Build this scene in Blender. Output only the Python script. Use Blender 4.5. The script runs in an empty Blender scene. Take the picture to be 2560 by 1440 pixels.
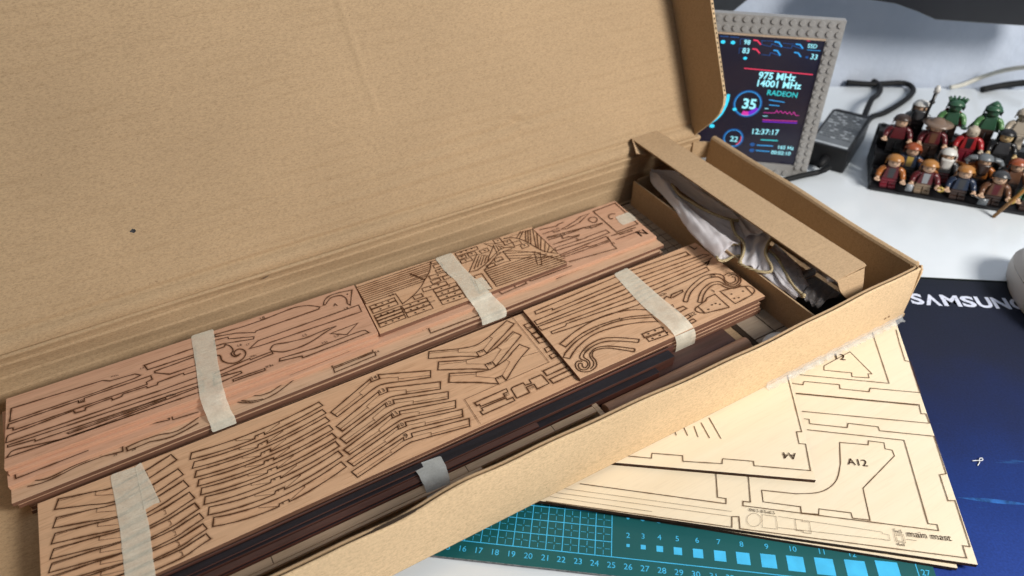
import bpy, bmesh, math, random
from mathutils import Vector, Matrix, noise as mnoise
random.seed(7)
S = 0.01            # every length below is written in centimetres
scene = bpy.context.scene
COL = scene.collection

# ------------------------------------------------------------------ camera, world, light, exposure
cam_data = bpy.data.cameras.new('camera'); cam = bpy.data.objects.new('camera', cam_data); COL.objects.link(cam)
cam_data.sensor_fit = 'HORIZONTAL'; cam_data.sensor_width = 36.0; cam_data.lens = 26.047
cam_data.clip_start = 0.01; cam_data.clip_end = 30
cam.matrix_world = Matrix([[0.865347, 0.32093, -0.384941, -0.140294], [-0.501174, 0.55327, -0.66537, -0.20204], [-0.000561, 0.768698, 0.639612, 0.41451], [0, 0, 0, 1]])
cam_data.dof.use_dof = True; cam_data.dof.focus_distance = 0.50; cam_data.dof.aperture_fstop = 7.0
scene.camera = cam
world = bpy.data.worlds.new('World'); scene.world = world; world.use_nodes = True
bg = world.node_tree.nodes['Background']; bg.inputs['Color'].default_value = (0.80, 0.90, 1.0, 1); bg.inputs['Strength'].default_value = 0.085
def area(name, loc, target, sx, sy, power, color):
    d = bpy.data.lights.new(name, 'AREA'); d.shape = 'RECTANGLE'; d.size = sx*S; d.size_y = sy*S; d.energy = power; d.color = color
    o = bpy.data.objects.new(name, d); COL.objects.link(o); o.location = Vector(loc)*S
    o.rotation_euler = (Vector(target)-Vector(loc)).to_track_quat('-Z', 'Y').to_euler(); return o
area('window_light', (67, -80, 84), (14, 8, 4), 30, 40, 22.5, (1.0, 0.955, 0.89))
area('ceiling_bounce_light', (40, -20, 230), (20, 10, 0), 220, 220, 5.5, (0.86, 0.93, 1.0))
vs = scene.view_settings; vs.view_transform = 'Standard'; vs.look = 'None'; vs.exposure = 0.0; vs.gamma = 1.0; vs.use_curve_mapping = False
scene.cycles.use_denoising = True; scene.cycles.max_bounces = 8; scene.cycles.transparent_max_bounces = 24
# ------------------------------------------------------------------ node helpers and materials
def mat(name):
    m = bpy.data.materials.new(name); m.use_nodes = True; nt = m.node_tree
    return m, nt, nt.nodes['Principled BSDF']
def nd(nt, t, **kw):
    n = nt.nodes.new(t)
    for k, v in kw.items():
        if k in n.inputs.keys(): n.inputs[k].default_value = v
        else: setattr(n, k, v)
    return n
def ramp(nt, fac, stops):
    r = nt.nodes.new('ShaderNodeValToRGB'); e = r.color_ramp.elements
    e[0].position, e[0].color = stops[0][0], (*stops[0][1], 1); e[1].position, e[1].color = stops[-1][0], (*stops[-1][1], 1)
    for p, c in stops[1:-1]: k = e.new(p); k.color = (*c, 1)
    nt.links.new(fac, r.inputs['Fac']); return r.outputs['Color']
def coords(nt, scale=(1, 1, 1), rot=(0, 0, 0), loc=(0, 0, 0), kind='Object'):
    c = nt.nodes.new('ShaderNodeTexCoord'); mp = nt.nodes.new('ShaderNodeMapping')
    mp.inputs['Scale'].default_value = scale; mp.inputs['Rotation'].default_value = rot; mp.inputs['Location'].default_value = loc
    nt.links.new(c.outputs[kind], mp.inputs['Vector']); return mp.outputs['Vector']
def noise(nt, vec, scale, detail=4, rough=.55, dist=0.0):
    n = nd(nt, 'ShaderNodeTexNoise'); n.inputs['Scale'].default_value = scale; n.inputs['Detail'].default_value = detail
    n.inputs['Roughness'].default_value = rough; n.inputs['Distortion'].default_value = dist
    nt.links.new(vec, n.inputs['Vector']); return n.outputs['Fac']
def mix(nt, a, b, fac, mode='MIX'):
    m = nt.nodes.new('ShaderNodeMix'); m.data_type = 'RGBA'; m.blend_type = mode
    for sock, v in ((m.inputs[6], a), (m.inputs[7], b), (m.inputs[0], fac)):
        if isinstance(v, (tuple, list)): sock.default_value = (*v, 1) if len(v) == 3 else v
        elif isinstance(v, (int, float)): sock.default_value = v
        else: nt.links.new(v, sock)
    return m.outputs[2]
def math_(nt, op, a, b=0.0):
    m = nt.nodes.new('ShaderNodeMath'); m.operation = op
    for sock, v in ((m.inputs[0], a), (m.inputs[1], b)):
        if isinstance(v, (int, float)): sock.default_value = v
        else: nt.links.new(v, sock)
    return m.outputs[0]
def bump(nt, bsdf, h, strength=.3, dist=.0005):
    b = nt.nodes.new('ShaderNodeBump'); b.inputs['Strength'].default_value = strength; b.inputs['Distance'].default_value = dist
    nt.links.new(h, b.inputs['Height']); nt.links.new(b.outputs['Normal'], bsdf.inputs['Normal'])
MAT = {}
def plain(key, col, rough=.5, spec=.5, metal=0, coat=0, var=.06, vscale=60, bmp=0):
    m, nt, b = mat(key); v = coords(nt)
    n = noise(nt, v, vscale, 3)
    lo = tuple(max(0, c*(1-var*2)) for c in col); hi = tuple(min(1, c*(1+var*2)) for c in col)
    nt.links.new(ramp(nt, n, [(.3, lo), (.7, hi)]), b.inputs['Base Color'])
    b.inputs['Roughness'].default_value = rough; b.inputs['Specular IOR Level'].default_value = spec; b.inputs['Metallic'].default_value = metal; b.inputs['Coat Weight'].default_value = coat
    if bmp: bump(nt, b, noise(nt, v, vscale*8, 3), bmp, .0003)
    MAT[key] = m; return m
def kraft(key, base, rot=(0, 0, 0), lines=.5, warm=1.0):
    m, nt, b = mat(key)
    v = coords(nt); vr = coords(nt, rot=rot)
    big = noise(nt, v, 9, 4, .6); fib = noise(nt, coords(nt, scale=(1, 2.6, 2.6), rot=rot), 420, 4, .7); fine = noise(nt, v, 1300, 2, .8)
    c = mix(nt, tuple(x*.94 for x in base), tuple(min(1, x*1.05) for x in base), ramp(nt, big, [(.3, (0, 0, 0)), (.7, (1, 1, 1))]))
    c = mix(nt, c, ramp(nt, fib, [(.32, (.60, .56, .50)), (.5, (1, 1, 1)), (.68, (1.22, 1.2, 1.16))]), .55, 'MULTIPLY')
    c = mix(nt, c, ramp(nt, fine, [(.30, (.55, .5, .45)), (.45, (1, 1, 1)), (.62, (1.0, 1.0, 1.0)), (.72, (1.35, 1.32, 1.28))]), .45, 'MULTIPLY')
    # faint flute lines showing through the liner
    sx = nt.nodes.new('ShaderNodeSeparateXYZ'); nt.links.new(vr, sx.inputs[0])
    wav = nd(nt, 'ShaderNodeTexWave', wave_type='BANDS', bands_direction='Y'); wav.inputs['Scale'].default_value = 62; wav.inputs['Distortion'].default_value = 1.2; wav.inputs['Detail'].default_value = 2
    nt.links.new(vr, wav.inputs['Vector'])
    patch = ramp(nt, noise(nt, coords(nt, scale=(1, 4, 1), rot=rot), 18, 3), [(.45, (0, 0, 0)), (.7, (1, 1, 1))])
    lf = mix(nt, (1, 1, 1), ramp(nt, wav.outputs['Fac'], [(.0, (.80, .77, .72)), (.25, (1, 1, 1)), (1, (1, 1, 1))]), patch)
    c = mix(nt, c, lf, lines, 'MULTIPLY')
    scuff = ramp(nt, noise(nt, coords(nt, scale=(.25, 2, 2), rot=rot), 34, 5, .7, 1.0), [(.66, (0, 0, 0)), (.74, (.3, .3, .3))])
    c = mix(nt, c, tuple(min(1, x*1.35) for x in base), scuff)
    spk = ramp(nt, noise(nt, v, 480, 1), [(.19, (.45, .4, .35)), (.24, (1, 1, 1)), (1, (1, 1, 1))]); c = mix(nt, c, spk, .6, 'MULTIPLY')
    nt.links.new(c, b.inputs['Base Color']); b.inputs['Roughness'].default_value = .78; b.inputs['Specular IOR Level'].default_value = .25
    h = mix(nt, wav.outputs['Color'], noise(nt, v, 500, 3), .55)
    bump(nt, b, h, .16, .0006)
    MAT[key] = m; return m
def wood(key, base, pink=(.5, .2, .13), grain=1.0, axis=0, rough=.55, var=.35, spec=.35, fine=.5):
    m, nt, b = mat(key)
    sc = [1, 1, 1]; sc[axis] = .06; gi = nt.nodes.new('ShaderNodeObjectInfo')
    tc = nt.nodes.new('ShaderNodeTexCoord'); ad = nt.nodes.new('ShaderNodeVectorMath'); ad.operation = 'ADD'
    nt.links.new(tc.outputs['Object'], ad.inputs[0]); mp = nt.nodes.new('ShaderNodeMapping'); mp.inputs['Scale'].default_value = sc
    cb = nt.nodes.new('ShaderNodeCombineXYZ'); r10 = math_(nt, 'MULTIPLY', gi.outputs['Random'], 3.0); nt.links.new(r10, cb.inputs[0]); nt.links.new(r10, cb.inputs[1]); nt.links.new(cb.outputs[0], ad.inputs[1])
    nt.links.new(ad.outputs[0], mp.inputs['Vector']); v = mp.outputs['Vector']
    g1 = noise(nt, v, 260*grain, 5, .65, .5); g2 = noise(nt, v, 40, 3, .5, .8); g3 = noise(nt, v, 900, 2)
    c = mix(nt, tuple(x*(1-var*.5) for x in base), tuple(min(1, x*(1+var*.35)) for x in base), ramp(nt, g1, [(.3, (0, 0, 0)), (.7, (1, 1, 1))]))
    c = mix(nt, c, pink, math_(nt, 'MULTIPLY', ramp(nt, g2, [(.42, (0, 0, 0)), (.75, (1, 1, 1))]), .38))
    c = mix(nt, c, ramp(nt, g3, [(.34, (.72, .66, .6)), (.46, (1, 1, 1)), (1, (1, 1, 1))]), fine, 'MULTIPLY')
    nt.links.new(c, b.inputs['Base Color']); b.inputs['Roughness'].default_value = rough; b.inputs['Specular IOR Level'].default_value = spec
    bump(nt, b, g1, .10, .0003); MAT[key] = m; return m
def burnmat(key, col, halo, halostr):
    m, nt, b = mat(key); out = nt.nodes['Material Output']
    at = nd(nt, 'ShaderNodeAttribute', attribute_name='burn'); f = at.outputs['Fac']
    core = math_(nt, 'GREATER_THAN', f, .985)
    n = noise(nt, coords(nt), 120, 3)
    h = math_(nt, 'MULTIPLY', math_(nt, 'MULTIPLY', math_(nt, 'POWER', f, 1.7), halostr), ramp(nt, n, [(.4, (.15, .15, .15)), (.68, (1, 1, 1))]))
    al = math_(nt, 'MAXIMUM', math_(nt, 'MULTIPLY', core, .93), h)
    nt.links.new(mix(nt, halo, col, core), b.inputs['Base Color']); b.inputs['Roughness'].default_value = .8; b.inputs['Specular IOR Level'].default_value = .1
    tr = nt.nodes.new('ShaderNodeBsdfTransparent'); ms = nt.nodes.new('ShaderNodeMixShader')
    nt.links.new(al, ms.inputs[0]); nt.links.new(tr.outputs[0], ms.inputs[1]); nt.links.new(b.outputs[0], ms.inputs[2]); nt.links.new(ms.outputs[0], out.inputs['Surface'])
    MAT[key] = m; return m
def emit(key, col, s):
    m, nt, b = mat(key); b.inputs['Base Color'].default_value = (0, 0, 0, 1); b.inputs['Emission Color'].default_value = (*col, 1); b.inputs['Emission Strength'].default_value = s; b.inputs['Roughness'].default_value = .3
    MAT[key] = m; return m
def tapemat(key, col, alpha, rough=.6):
    m, nt, b = mat(key); v = coords(nt)
    n = noise(nt, v, 900, 4, .7); cr = noise(nt, coords(nt, scale=(.12, 1, 1)), 700, 3)
    nt.links.new(ramp(nt, n, [(.3, tuple(x*.82 for x in col)), (.7, col)]), b.inputs['Base Color']); b.inputs['Roughness'].default_value = rough
    big = noise(nt, v, 130, 3)
    nt.links.new(ramp(nt, big, [(.3, (alpha-.1,)*3), (.75, (min(1, alpha+.1),)*3)]), b.inputs['Alpha'])
    bump(nt, b, mix(nt, n, cr, .75), .8, .0006); MAT[key] = m; return m

# ------------------------------------------------------------------ object helpers
def link(o, parent=None, label=None, cat=None, group=None, kind=None):
    COL.objects.link(o)
    if parent is not None: o.parent = parent
    if label: o['label'] = label
    if cat: o['category'] = cat
    if group: o['group'] = group
    if kind: o['kind'] = kind
    return o
def thing(name, label, cat, loc=(0, 0, 0), rz=0, group=None):
    o = bpy.data.objects.new(name, None); o.empty_display_size = .01; o.location = Vector(loc)*S; o.rotation_euler = (0, 0, math.radians(rz))
    return link(o, None, label, cat, group)
def me(name, verts, faces, material, parent=None, smooth=False, loc=(0, 0, 0), rz=0, bevel=0, attr=None, recalc=True, **tags):
    m = bpy.data.meshes.new(name); m.from_pydata([Vector(v)*S for v in verts], [], faces)
    if recalc:
        bm = bmesh.new(); bm.from_mesh(m); bmesh.ops.recalc_face_normals(bm, faces=bm.faces); bm.to_mesh(m); bm.free()
    if smooth:
        for p in m.polygons: p.use_smooth = True
    mats = material if isinstance(material, (list, tuple)) else [material]
    for k in mats: m.materials.append(MAT[k])
    if attr is not None:
        a = m.attributes.new('burn', 'FLOAT', 'POINT')
        for i, v in enumerate(attr): a.data[i].value = v
    o = bpy.data.objects.new(name, m); o.location = Vector(loc)*S; o.rotation_euler = (0, 0, math.radians(rz)); link(o, parent, **tags)
    if bevel:
        b = o.modifiers.new('bevel', 'BEVEL'); b.width = bevel*S; b.segments = 2; b.limit_method = 'ANGLE'; b.angle_limit = .6
    return o
def prism(poly, z0, z1):
    n = len(poly)
    v = [(x, y, z0) for x, y in poly]+[(x, y, z1) for x, y in poly]
    f = [tuple(range(n))[::-1], tuple(range(n, 2*n))]+[(i, (i+1) % n, n+(i+1) % n, n+i) for i in range(n)]
    return v, f
def boxv(x0, x1, y0, y1, z0, z1): return prism([(x0, y0), (x1, y0), (x1, y1), (x0, y1)], z0, z1)
def merge(*vfs):
    V, F = [], []
    for v, f in vfs:
        k = len(V); V += list(v); F += [tuple(i+k for i in g) for g in f]
    return V, F
def frames(path):
    P = [Vector(p) for p in path]; T = []
    for i in range(len(P)):
        a = P[max(i-1, 0)]; b = P[min(i+1, len(P)-1)]; T.append((b-a).normalized())
    return P, T
def tube(path, r, seg=8, cap=True):
    P, T = frames(path); V, F = [], []
    up = Vector((0, 0, 1)) if abs(T[0].z) < .9 else Vector((1, 0, 0))
    n = T[0].cross(up).normalized()
    for i, (p, t) in enumerate(zip(P, T)):
        n = (n-t*n.dot(t)).normalized(); b = t.cross(n); rr = r[i] if isinstance(r, (list, tuple)) else r
        for k in range(seg):
            a = 2*math.pi*k/seg; V.append(tuple(p+n*(math.cos(a)*rr)+b*(math.sin(a)*rr)))
    for i in range(len(P)-1):
        for k in range(seg): F.append((i*seg+k, i*seg+(k+1) % seg, (i+1)*seg+(k+1) % seg, (i+1)*seg+k))
    if cap: F += [tuple(range(seg))[::-1], tuple(range((len(P)-1)*seg, len(P)*seg))]
    return V, F
def spline(pts, n=6):
    o = []; m = len(pts); d = len(pts[0])
    for i in range(m-1):
        p0, p1, p2, p3 = pts[max(i-1, 0)], pts[i], pts[i+1], pts[min(i+2, m-1)]
        for k in range(n):
            t = k/n; o.append(tuple(.5*((2*p1[j])+(-p0[j]+p2[j])*t+(2*p0[j]-5*p1[j]+4*p2[j]-p3[j])*t*t+(-p0[j]+3*p1[j]-3*p2[j]+p3[j])*t**3) for j in range(d)))
    return o+[tuple(pts[-1])]
def lathe(prof, seg=20, c=(0, 0, 0)):
    V, F = [], []; n = len(prof)
    for k in range(seg):
        a = 2*math.pi*k/seg
        for r, z in prof: V.append((c[0]+r*math.cos(a), c[1]+r*math.sin(a), c[2]+z))
    for k in range(seg):
        for i in range(n-1): F.append((k*n+i, ((k+1) % seg)*n+i, ((k+1) % seg)*n+i+1, k*n+i+1))
    F.append(tuple(k*n for k in range(seg))[::-1]); F.append(tuple(k*n+n-1 for k in range(seg)))
    return V, F
def ribbon(pts, w, h, z, closed=False):
    # flat burnt line: dark core of width w, soft scorched halo of width h
    P = [Vector(p) for p in pts]
    if closed and (P[0]-P[-1]).length < 1e-6: P = P[:-1]
    n = len(P); V, F, A = [], [], []
    for i in range(n):
        a = P[i-1] if (i > 0 or closed) else None; b = P[(i+1) % n] if (i < n-1 or closed) else None
        d1 = (P[i]-a).normalized() if a is not None and (P[i]-a).length > 1e-9 else None
        d2 = (b-P[i]).normalized() if b is not None and (b-P[i]).length > 1e-9 else None
        d1 = d1 or d2 or Vector((1, 0)); d2 = d2 or d1
        n1 = Vector((-d1.y, d1.x)); n2 = Vector((-d2.y, d2.x)); m = n1+n2
        m = n1 if m.length < .3 else m.normalized(); k = 1/max(.5, m.dot(n1))
        for off, at in ((-h, 0), (-w, 1), (w, 1), (h, 0)): q = P[i]+m*(off*k); V.append((q.x, q.y, z)); A.append(at)
    for i in range(n if closed else n-1):
        j = (i+1) % n
        for k in range(3): F.append((i*4+k, i*4+k+1, j*4+k+1, j*4+k))
    return V, F, A
def ribbons(lst, z):
    V, F, A = [], [], []
    for pts, w, h, cl in lst:
        v, f, a = ribbon(pts, w, h, z, cl); k = len(V); V += v; F += [tuple(i+k for i in g) for g in f]; A += a
    return V, F, A
_tc = {}
def textgeo(s, width=None, height=None, bold=0.0):
    key = (s, bold)
    if key not in _tc:
        c = bpy.data.curves.new('t', 'FONT'); c.body = s; c.size = 1.0; c.offset = bold; c.resolution_u = 3
        o = bpy.data.objects.new('t', c); COL.objects.link(o); bpy.context.view_layer.update()
        m = bpy.data.meshes.new_from_object(o.evaluated_get(bpy.context.evaluated_depsgraph_get()))
        _tc[key] = ([tuple(v.co) for v in m.vertices], [tuple(p.vertices) for p in m.polygons])
        bpy.data.objects.remove(o); bpy.data.curves.remove(c); bpy.data.meshes.remove(m)
    V, F = _tc[key]
    x0 = min(v[0] for v in V); x1 = max(v[0] for v in V); y1 = max(v[1] for v in V); y0 = min(v[1] for v in V)
    k = width/(x1-x0) if width else height/(y1-y0)
    if height and width: ky = height/(y1-y0)
    else: ky = k
    return [((v[0]-x0)*k, (v[1]-min(0, y0) if False else v[1]-y0)*ky) for v in V], F
def place(V2, x, y, ang, z):
    c, s = math.cos(math.radians(ang)), math.sin(math.radians(ang))
    return [(x+c*u-s*v, y+s*u+c*v, z) for u, v in V2]
# ------------------------------------------------------------------ measured outlines, in centimetres on each board
PLATE = {
 'A': {
  'z': 4.05,
  'q': [(-26.63,25.66),(-2.17,25.34),(-2.63,19.19),(-27.0,19.33)],
  'cut': [
   [(-26.36,24.52),(-20.8,24.2),(-20.38,23.9),(-18.79,23.74),(-18.45,23.41),(-18.85,23.31),(-21.37,23.24),(-23.68,23.27),(-26.5,23.31)],
   [(-26.57,23.09),(-22.46,23.03),(-22.45,22.81),(-22.13,22.76),(-22.08,23.07),(-17.86,23.01),(-17.84,22.61),(-18.22,22.53),(-18.22,22.29),(-26.35,22.38),(-26.35,22.62),(-26.66,22.72)],
   [(-26.64,22.09),(-22.84,22.23),(-22.74,21.95),(-22.17,21.89),(-22.08,22.12),(-20.5,22.16),(-20.46,21.94),(-19.9,21.98),(-19.77,22.16),(-18.29,22.09),(-18.25,21.93),(-17.64,21.89),(-17.53,22.1),(-15.87,22.13),(-15.84,21.93),(-15.21,21.9),(-14.87,21.92),(-14.79,21.26),(-17.47,21.24),(-19.96,21.33),(-22.3,21.36),(-26.8,21.48),(-26.73,21.93)],
   [(-26.71,21.21),(-14.84,20.69),(-14.91,20.37),(-25.18,20.7),(-25.2,20.86),(-26.72,21.04)],
   [(-23.38,20.42),(-17.37,20.4),(-17.36,20.26),(-23.29,20.29)],
   [(-26.81,20.17),(-26.76,20.24),(-26.7,20.34),(-26.63,20.44),(-26.56,20.52),(-26.48,20.56),(-26.39,20.58),(-26.3,20.58),(-26.25,20.59),(-23.32,19.95),(-14.93,20.26),(-15.04,19.74)],
   [(-18.08,24.28),(-14.59,24.31),(-14.74,23.61),(-17.95,23.71)],
   [(-17.54,23.31),(-14.79,23.38),(-14.98,22.48),(-16.69,22.49),(-17.57,23.15)],
   [(-13.08,24.99),(-12.78,24.96),(-12.34,24.91),(-11.85,24.87),(-11.38,24.83),(-10.94,24.82),(-10.49,24.82),(-10.03,24.82),(-9.56,24.84),(-9.04,24.87),(-8.49,24.92),(-7.97,24.96),(-7.56,24.99),(-7.29,25.0),(-7.13,25.0),(-7.02,24.99),(-6.87,24.96),(-6.68,24.92),(-6.48,24.86),(-6.28,24.78),(-6.08,24.69),(-5.89,24.55),(-5.69,24.38),(-5.52,24.22),(-5.4,24.11),(-5.56,23.9),(-10.32,23.87),(-10.44,23.73),(-11.66,24.37),(-13.13,24.75)],
   [(-13.22,24.39),(-12.3,24.24),(-12.31,24.03),(-10.63,23.33),(-10.73,23.11),(-12.78,23.71),(-13.37,23.74)],
   [(-11.24,22.25),(-10.5,22.75),(-2.74,22.83),(-2.82,21.99),(-10.63,22.16)],
   [(-10.0,21.4),(-9.94,21.48),(-9.86,21.59),(-9.75,21.71),(-9.61,21.76),(-9.43,21.74),(-9.21,21.67),(-8.97,21.58),(-8.7,21.51),(-8.42,21.45),(-8.11,21.39),(-7.78,21.34),(-7.44,21.31),(-7.08,21.32),(-6.69,21.36),(-6.31,21.39),(-5.97,21.42),(-5.68,21.43),(-5.41,21.42),(-5.19,21.41),(-5.03,21.41),(-5.2,21.36),(-5.44,21.3),(-5.71,21.23),(-5.98,21.15),(-6.26,21.05),(-6.55,20.93),(-6.84,20.82),(-7.13,20.73),(-7.42,20.67),(-7.7,20.62),(-7.98,20.59),(-8.25,20.58),(-8.52,20.59),(-8.79,20.61),(-9.04,20.65),(-9.27,20.71),(-9.47,20.83),(-9.66,20.98),(-9.82,21.12),(-9.93,21.22)],
   [(-5.7,20.85),(-3.57,20.9),(-4.69,20.12)],
   [(-5.08,24.15),(-5.03,24.24),(-4.97,24.39),(-4.9,24.54),(-4.81,24.67),(-4.7,24.77),(-4.58,24.86),(-4.45,24.93),(-4.29,24.98),(-4.09,25.01),(-3.85,25.0),(-3.63,24.99),(-3.48,24.98),(-2.54,24.78),(-3.3,23.12),(-3.42,23.41),(-3.39,23.54),(-3.34,23.72),(-3.3,23.92),(-3.3,24.1),(-3.34,24.25),(-3.4,24.4),(-3.49,24.53),(-3.61,24.62),(-3.76,24.68),(-3.94,24.72),(-4.13,24.72),(-4.31,24.69),(-4.49,24.57),(-4.67,24.41),(-4.84,24.23),(-4.95,24.12)],
   [(-9.75,19.92),(-9.66,20.17),(-7.24,19.93),(-3.66,19.98),(-3.35,19.9),(-3.21,19.54),(-8.22,19.42),(-8.23,19.63)],
   [(-14.03,21.02),(-11.51,21.24),(-11.47,21.09),(-9.95,21.15),(-9.94,20.91),(-14.12,20.64)],
   [(-14.14,20.53),(-12.38,20.3),(-12.35,20.1),(-14.29,19.9)],
   [(-13.04,19.78),(-10.86,19.73),(-10.88,19.55),(-13.05,19.6)],
  ],
  'line': [
   [(-13.45,23.36),(-13.32,23.35),(-13.13,23.34),(-12.93,23.33),(-12.79,23.34),(-12.72,23.39),(-12.7,23.46),(-12.69,23.52),(-12.67,23.54),(-12.61,23.5),(-12.54,23.43),(-12.47,23.35),(-12.42,23.26),(-12.38,23.17),(-12.35,23.07),(-12.33,22.96),(-12.31,22.87),(-12.31,22.78),(-12.31,22.7),(-12.32,22.62),(-12.34,22.56),(-12.37,22.51),(-12.43,22.48),(-12.48,22.44),(-12.51,22.4),(-12.52,22.33),(-12.51,22.24),(-12.49,22.16),(-12.47,22.09),(-12.43,22.03),(-12.39,21.97),(-12.34,21.93),(-12.28,21.91),(-12.19,21.93),(-12.09,21.98),(-11.99,22.03),(-11.93,22.06)],
   [(-13.58,22.82),(-13.51,22.78),(-13.42,22.71),(-13.32,22.64),(-13.25,22.54),(-13.24,22.44),(-13.25,22.31),(-13.26,22.18),(-13.25,22.06),(-13.21,21.93),(-13.15,21.81),(-13.07,21.69),(-12.98,21.58),(-12.88,21.49),(-12.76,21.41),(-12.63,21.35),(-12.51,21.31),(-12.38,21.3),(-12.25,21.32),(-12.13,21.35),(-12.02,21.4),(-11.91,21.47),(-11.8,21.56),(-11.71,21.67),(-11.65,21.77),(-11.61,21.87),(-11.59,21.99),(-11.6,22.1),(-11.61,22.2),(-11.64,22.29),(-11.69,22.38),(-11.75,22.46),(-11.81,22.51),(-11.88,22.55),(-11.96,22.57),(-12.04,22.57),(-12.11,22.56),(-12.18,22.52),(-12.25,22.45),(-12.31,22.37),(-12.34,22.3),(-12.34,22.22),(-12.32,22.13),(-12.29,22.05),(-12.26,21.99),(-12.21,21.97),(-12.16,21.97),(-12.1,21.98),(-12.06,21.98)],
  ],
  'thin': [
  ],
  'dot': [(-3.04,24.44)],
  'txt': [('A',-4.48,23.57,0.304,-9.5),('L8',-9.71,24.89,0.34,0.0),('L4',-3.85,22.79,0.31,0.0),('L5',-7.53,21.47,0.31,1.8),('L7',-11.35,22.61,0.24,0.0),('L6',-11.93,22.82,0.311,-3.7),('X5b',-6.61,20.05,0.45,-2.5),('L2',-5.53,20.23,0.32,-1.8),('X3a',-10.78,19.67,0.54,-1.1),('X8c',-11.43,21.23,0.43,1.3),('X8c',-13.5,20.37,0.4,1.4),('X35a',-20.28,24.14,0.502,-5.7),('L3',-18.37,23.95,0.22,-2.6),('X30a',-17.31,20.34,0.597,-8.7),('10',-22.44,22.79,0.251,-4.6)],
 },
 'S': {
  'z': 3.45,
  'q': [(-27.12,25.21),(23.53,25.53),(23.3,19.03),(-27.06,18.35)],
  'cut': [
   [(20.29,25.01),(19.24,24.91),(18.39,24.58),(17.46,24.31),(16.67,24.14),(17.24,23.98),(18.62,24.21)],
   [(14.7,22.12),(17.79,21.99),(18.05,22.06),(20.04,22.08),(20.08,21.6),(18.17,21.55),(14.57,21.72)],
   [(14.54,21.06),(19.48,21.29),(19.41,20.72),(17.34,20.74),(17.25,20.9),(14.53,20.86)],
   [(7.59,19.88),(10.15,19.94),(10.14,19.23),(7.78,19.08)],
  ],
  'line': [
   [(-26.63,19.34),(-26.6,18.75),(-22.48,18.84)],
   [(-18.74,19.18),(-17.9,19.19),(-17.54,19.03),(-17.57,18.86),(-18.75,19.13)],
   [(-17.36,19.26),(-17.36,18.76),(-15.74,18.6)],
   [(20.74,25.05),(23.28,25.17),(23.06,21.41),(20.67,21.32),(20.74,25.05)],
   [(22.26,23.69),(22.21,23.73),(22.14,23.78),(22.05,23.83),(21.96,23.86),(21.87,23.87),(21.77,23.85),(21.67,23.83),(21.58,23.78),(21.52,23.72),(21.47,23.64),(21.43,23.56),(21.4,23.48),(21.39,23.4),(21.39,23.33),(21.4,23.27),(21.43,23.23),(21.48,23.22),(21.55,23.23),(21.62,23.25),(21.67,23.26)],
   [(20.3,23.76),(20.23,23.71),(20.13,23.63),(20.03,23.55),(19.94,23.51),(19.87,23.5),(19.82,23.51),(19.76,23.54),(19.71,23.58),(19.66,23.64),(19.62,23.73),(19.58,23.82),(19.56,23.9),(19.56,23.98),(19.58,24.06),(19.61,24.13),(19.65,24.2),(19.72,24.25),(19.81,24.3),(19.9,24.34),(19.98,24.36),(20.06,24.36),(20.13,24.33),(20.2,24.3),(20.26,24.26),(20.31,24.22),(20.35,24.17),(20.38,24.12),(20.4,24.06),(20.39,23.98),(20.36,23.9),(20.32,23.82),(20.3,23.76)],
   [(14.93,25.04),(16.59,24.76),(16.83,24.91),(17.48,24.97)],
   [(14.87,24.35),(15.89,24.34),(15.89,24.07),(16.47,24.04)],
   [(14.83,23.66),(16.91,23.28),(17.86,23.28),(18.52,23.35),(18.71,23.13),(19.49,22.96),(20.4,23.07)],
   [(14.95,23.75),(20.43,23.11)],
   [(14.85,23.37),(16.14,23.28),(16.06,22.91),(16.65,22.88),(16.81,22.72),(17.63,22.64)],
   [(14.81,22.59),(16.48,22.53),(17.5,22.55)],
   [(14.65,20.63),(19.32,20.51)],
   [(14.66,19.87),(19.24,19.37),(19.23,19.91),(19.57,21.18)],
   [(19.89,21.1),(22.58,21.06)],
   [(19.89,20.45),(22.62,20.47)],
   [(20.63,20.89),(22.03,20.81)],
   [(9.16,19.8),(9.12,19.24)],
   [(10.46,19.76),(10.59,19.29),(14.59,19.3)],
  ],
  'thin': [
   [(-9.49,18.8),(-3.94,19.03)],
  ],
  'dot': [],
  'txt': [('N',22.15,19.68,0.72,1.6),('L10',16.1,24.2,0.502,4.6),('L7',16.16,23.16,0.502,4.6),('2',18.97,22.86,0.31,0.0),('6',16.98,22.08,0.27,2.1),('3',19.38,19.98,0.251,4.6)],
 },
 'T': {
  'z': 3.1,
  'q': [(-26.91,24.84),(23.15,24.96),(23.44,18.14),(-27.05,17.23)],
  'cut': [
   [(-6.49,18.83),(-3.38,18.81),(-3.43,18.47),(-6.55,18.42)],
   [(-6.52,18.27),(-3.34,18.36),(-3.4,18.0),(-6.58,17.87)],
   [(-1.64,19.38),(0.41,19.47),(0.35,18.94),(-1.77,18.91)],
   [(1.2,18.96),(5.48,18.93),(5.19,18.09),(1.07,18.14)],
  ],
  'line': [
   [(-26.39,18.83),(-26.06,18.82),(-25.57,18.82),(-25.03,18.81),(-24.53,18.8),(-24.09,18.79),(-23.65,18.77),(-23.24,18.75),(-22.87,18.73),(-22.55,18.72),(-22.28,18.72),(-22.03,18.71),(-21.76,18.69),(-21.45,18.64),(-21.13,18.57),(-20.84,18.49),(-20.63,18.44),(-20.67,18.01),(-21.82,18.22),(-22.07,18.22),(-22.43,18.23),(-22.83,18.23),(-23.18,18.22),(-23.49,18.18),(-23.79,18.12),(-24.07,18.06),(-24.34,18.02),(-24.61,17.98),(-24.87,17.95),(-25.11,17.94),(-25.34,17.94),(-25.57,17.97),(-25.8,18.02),(-25.99,18.07),(-26.13,18.11)],
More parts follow.
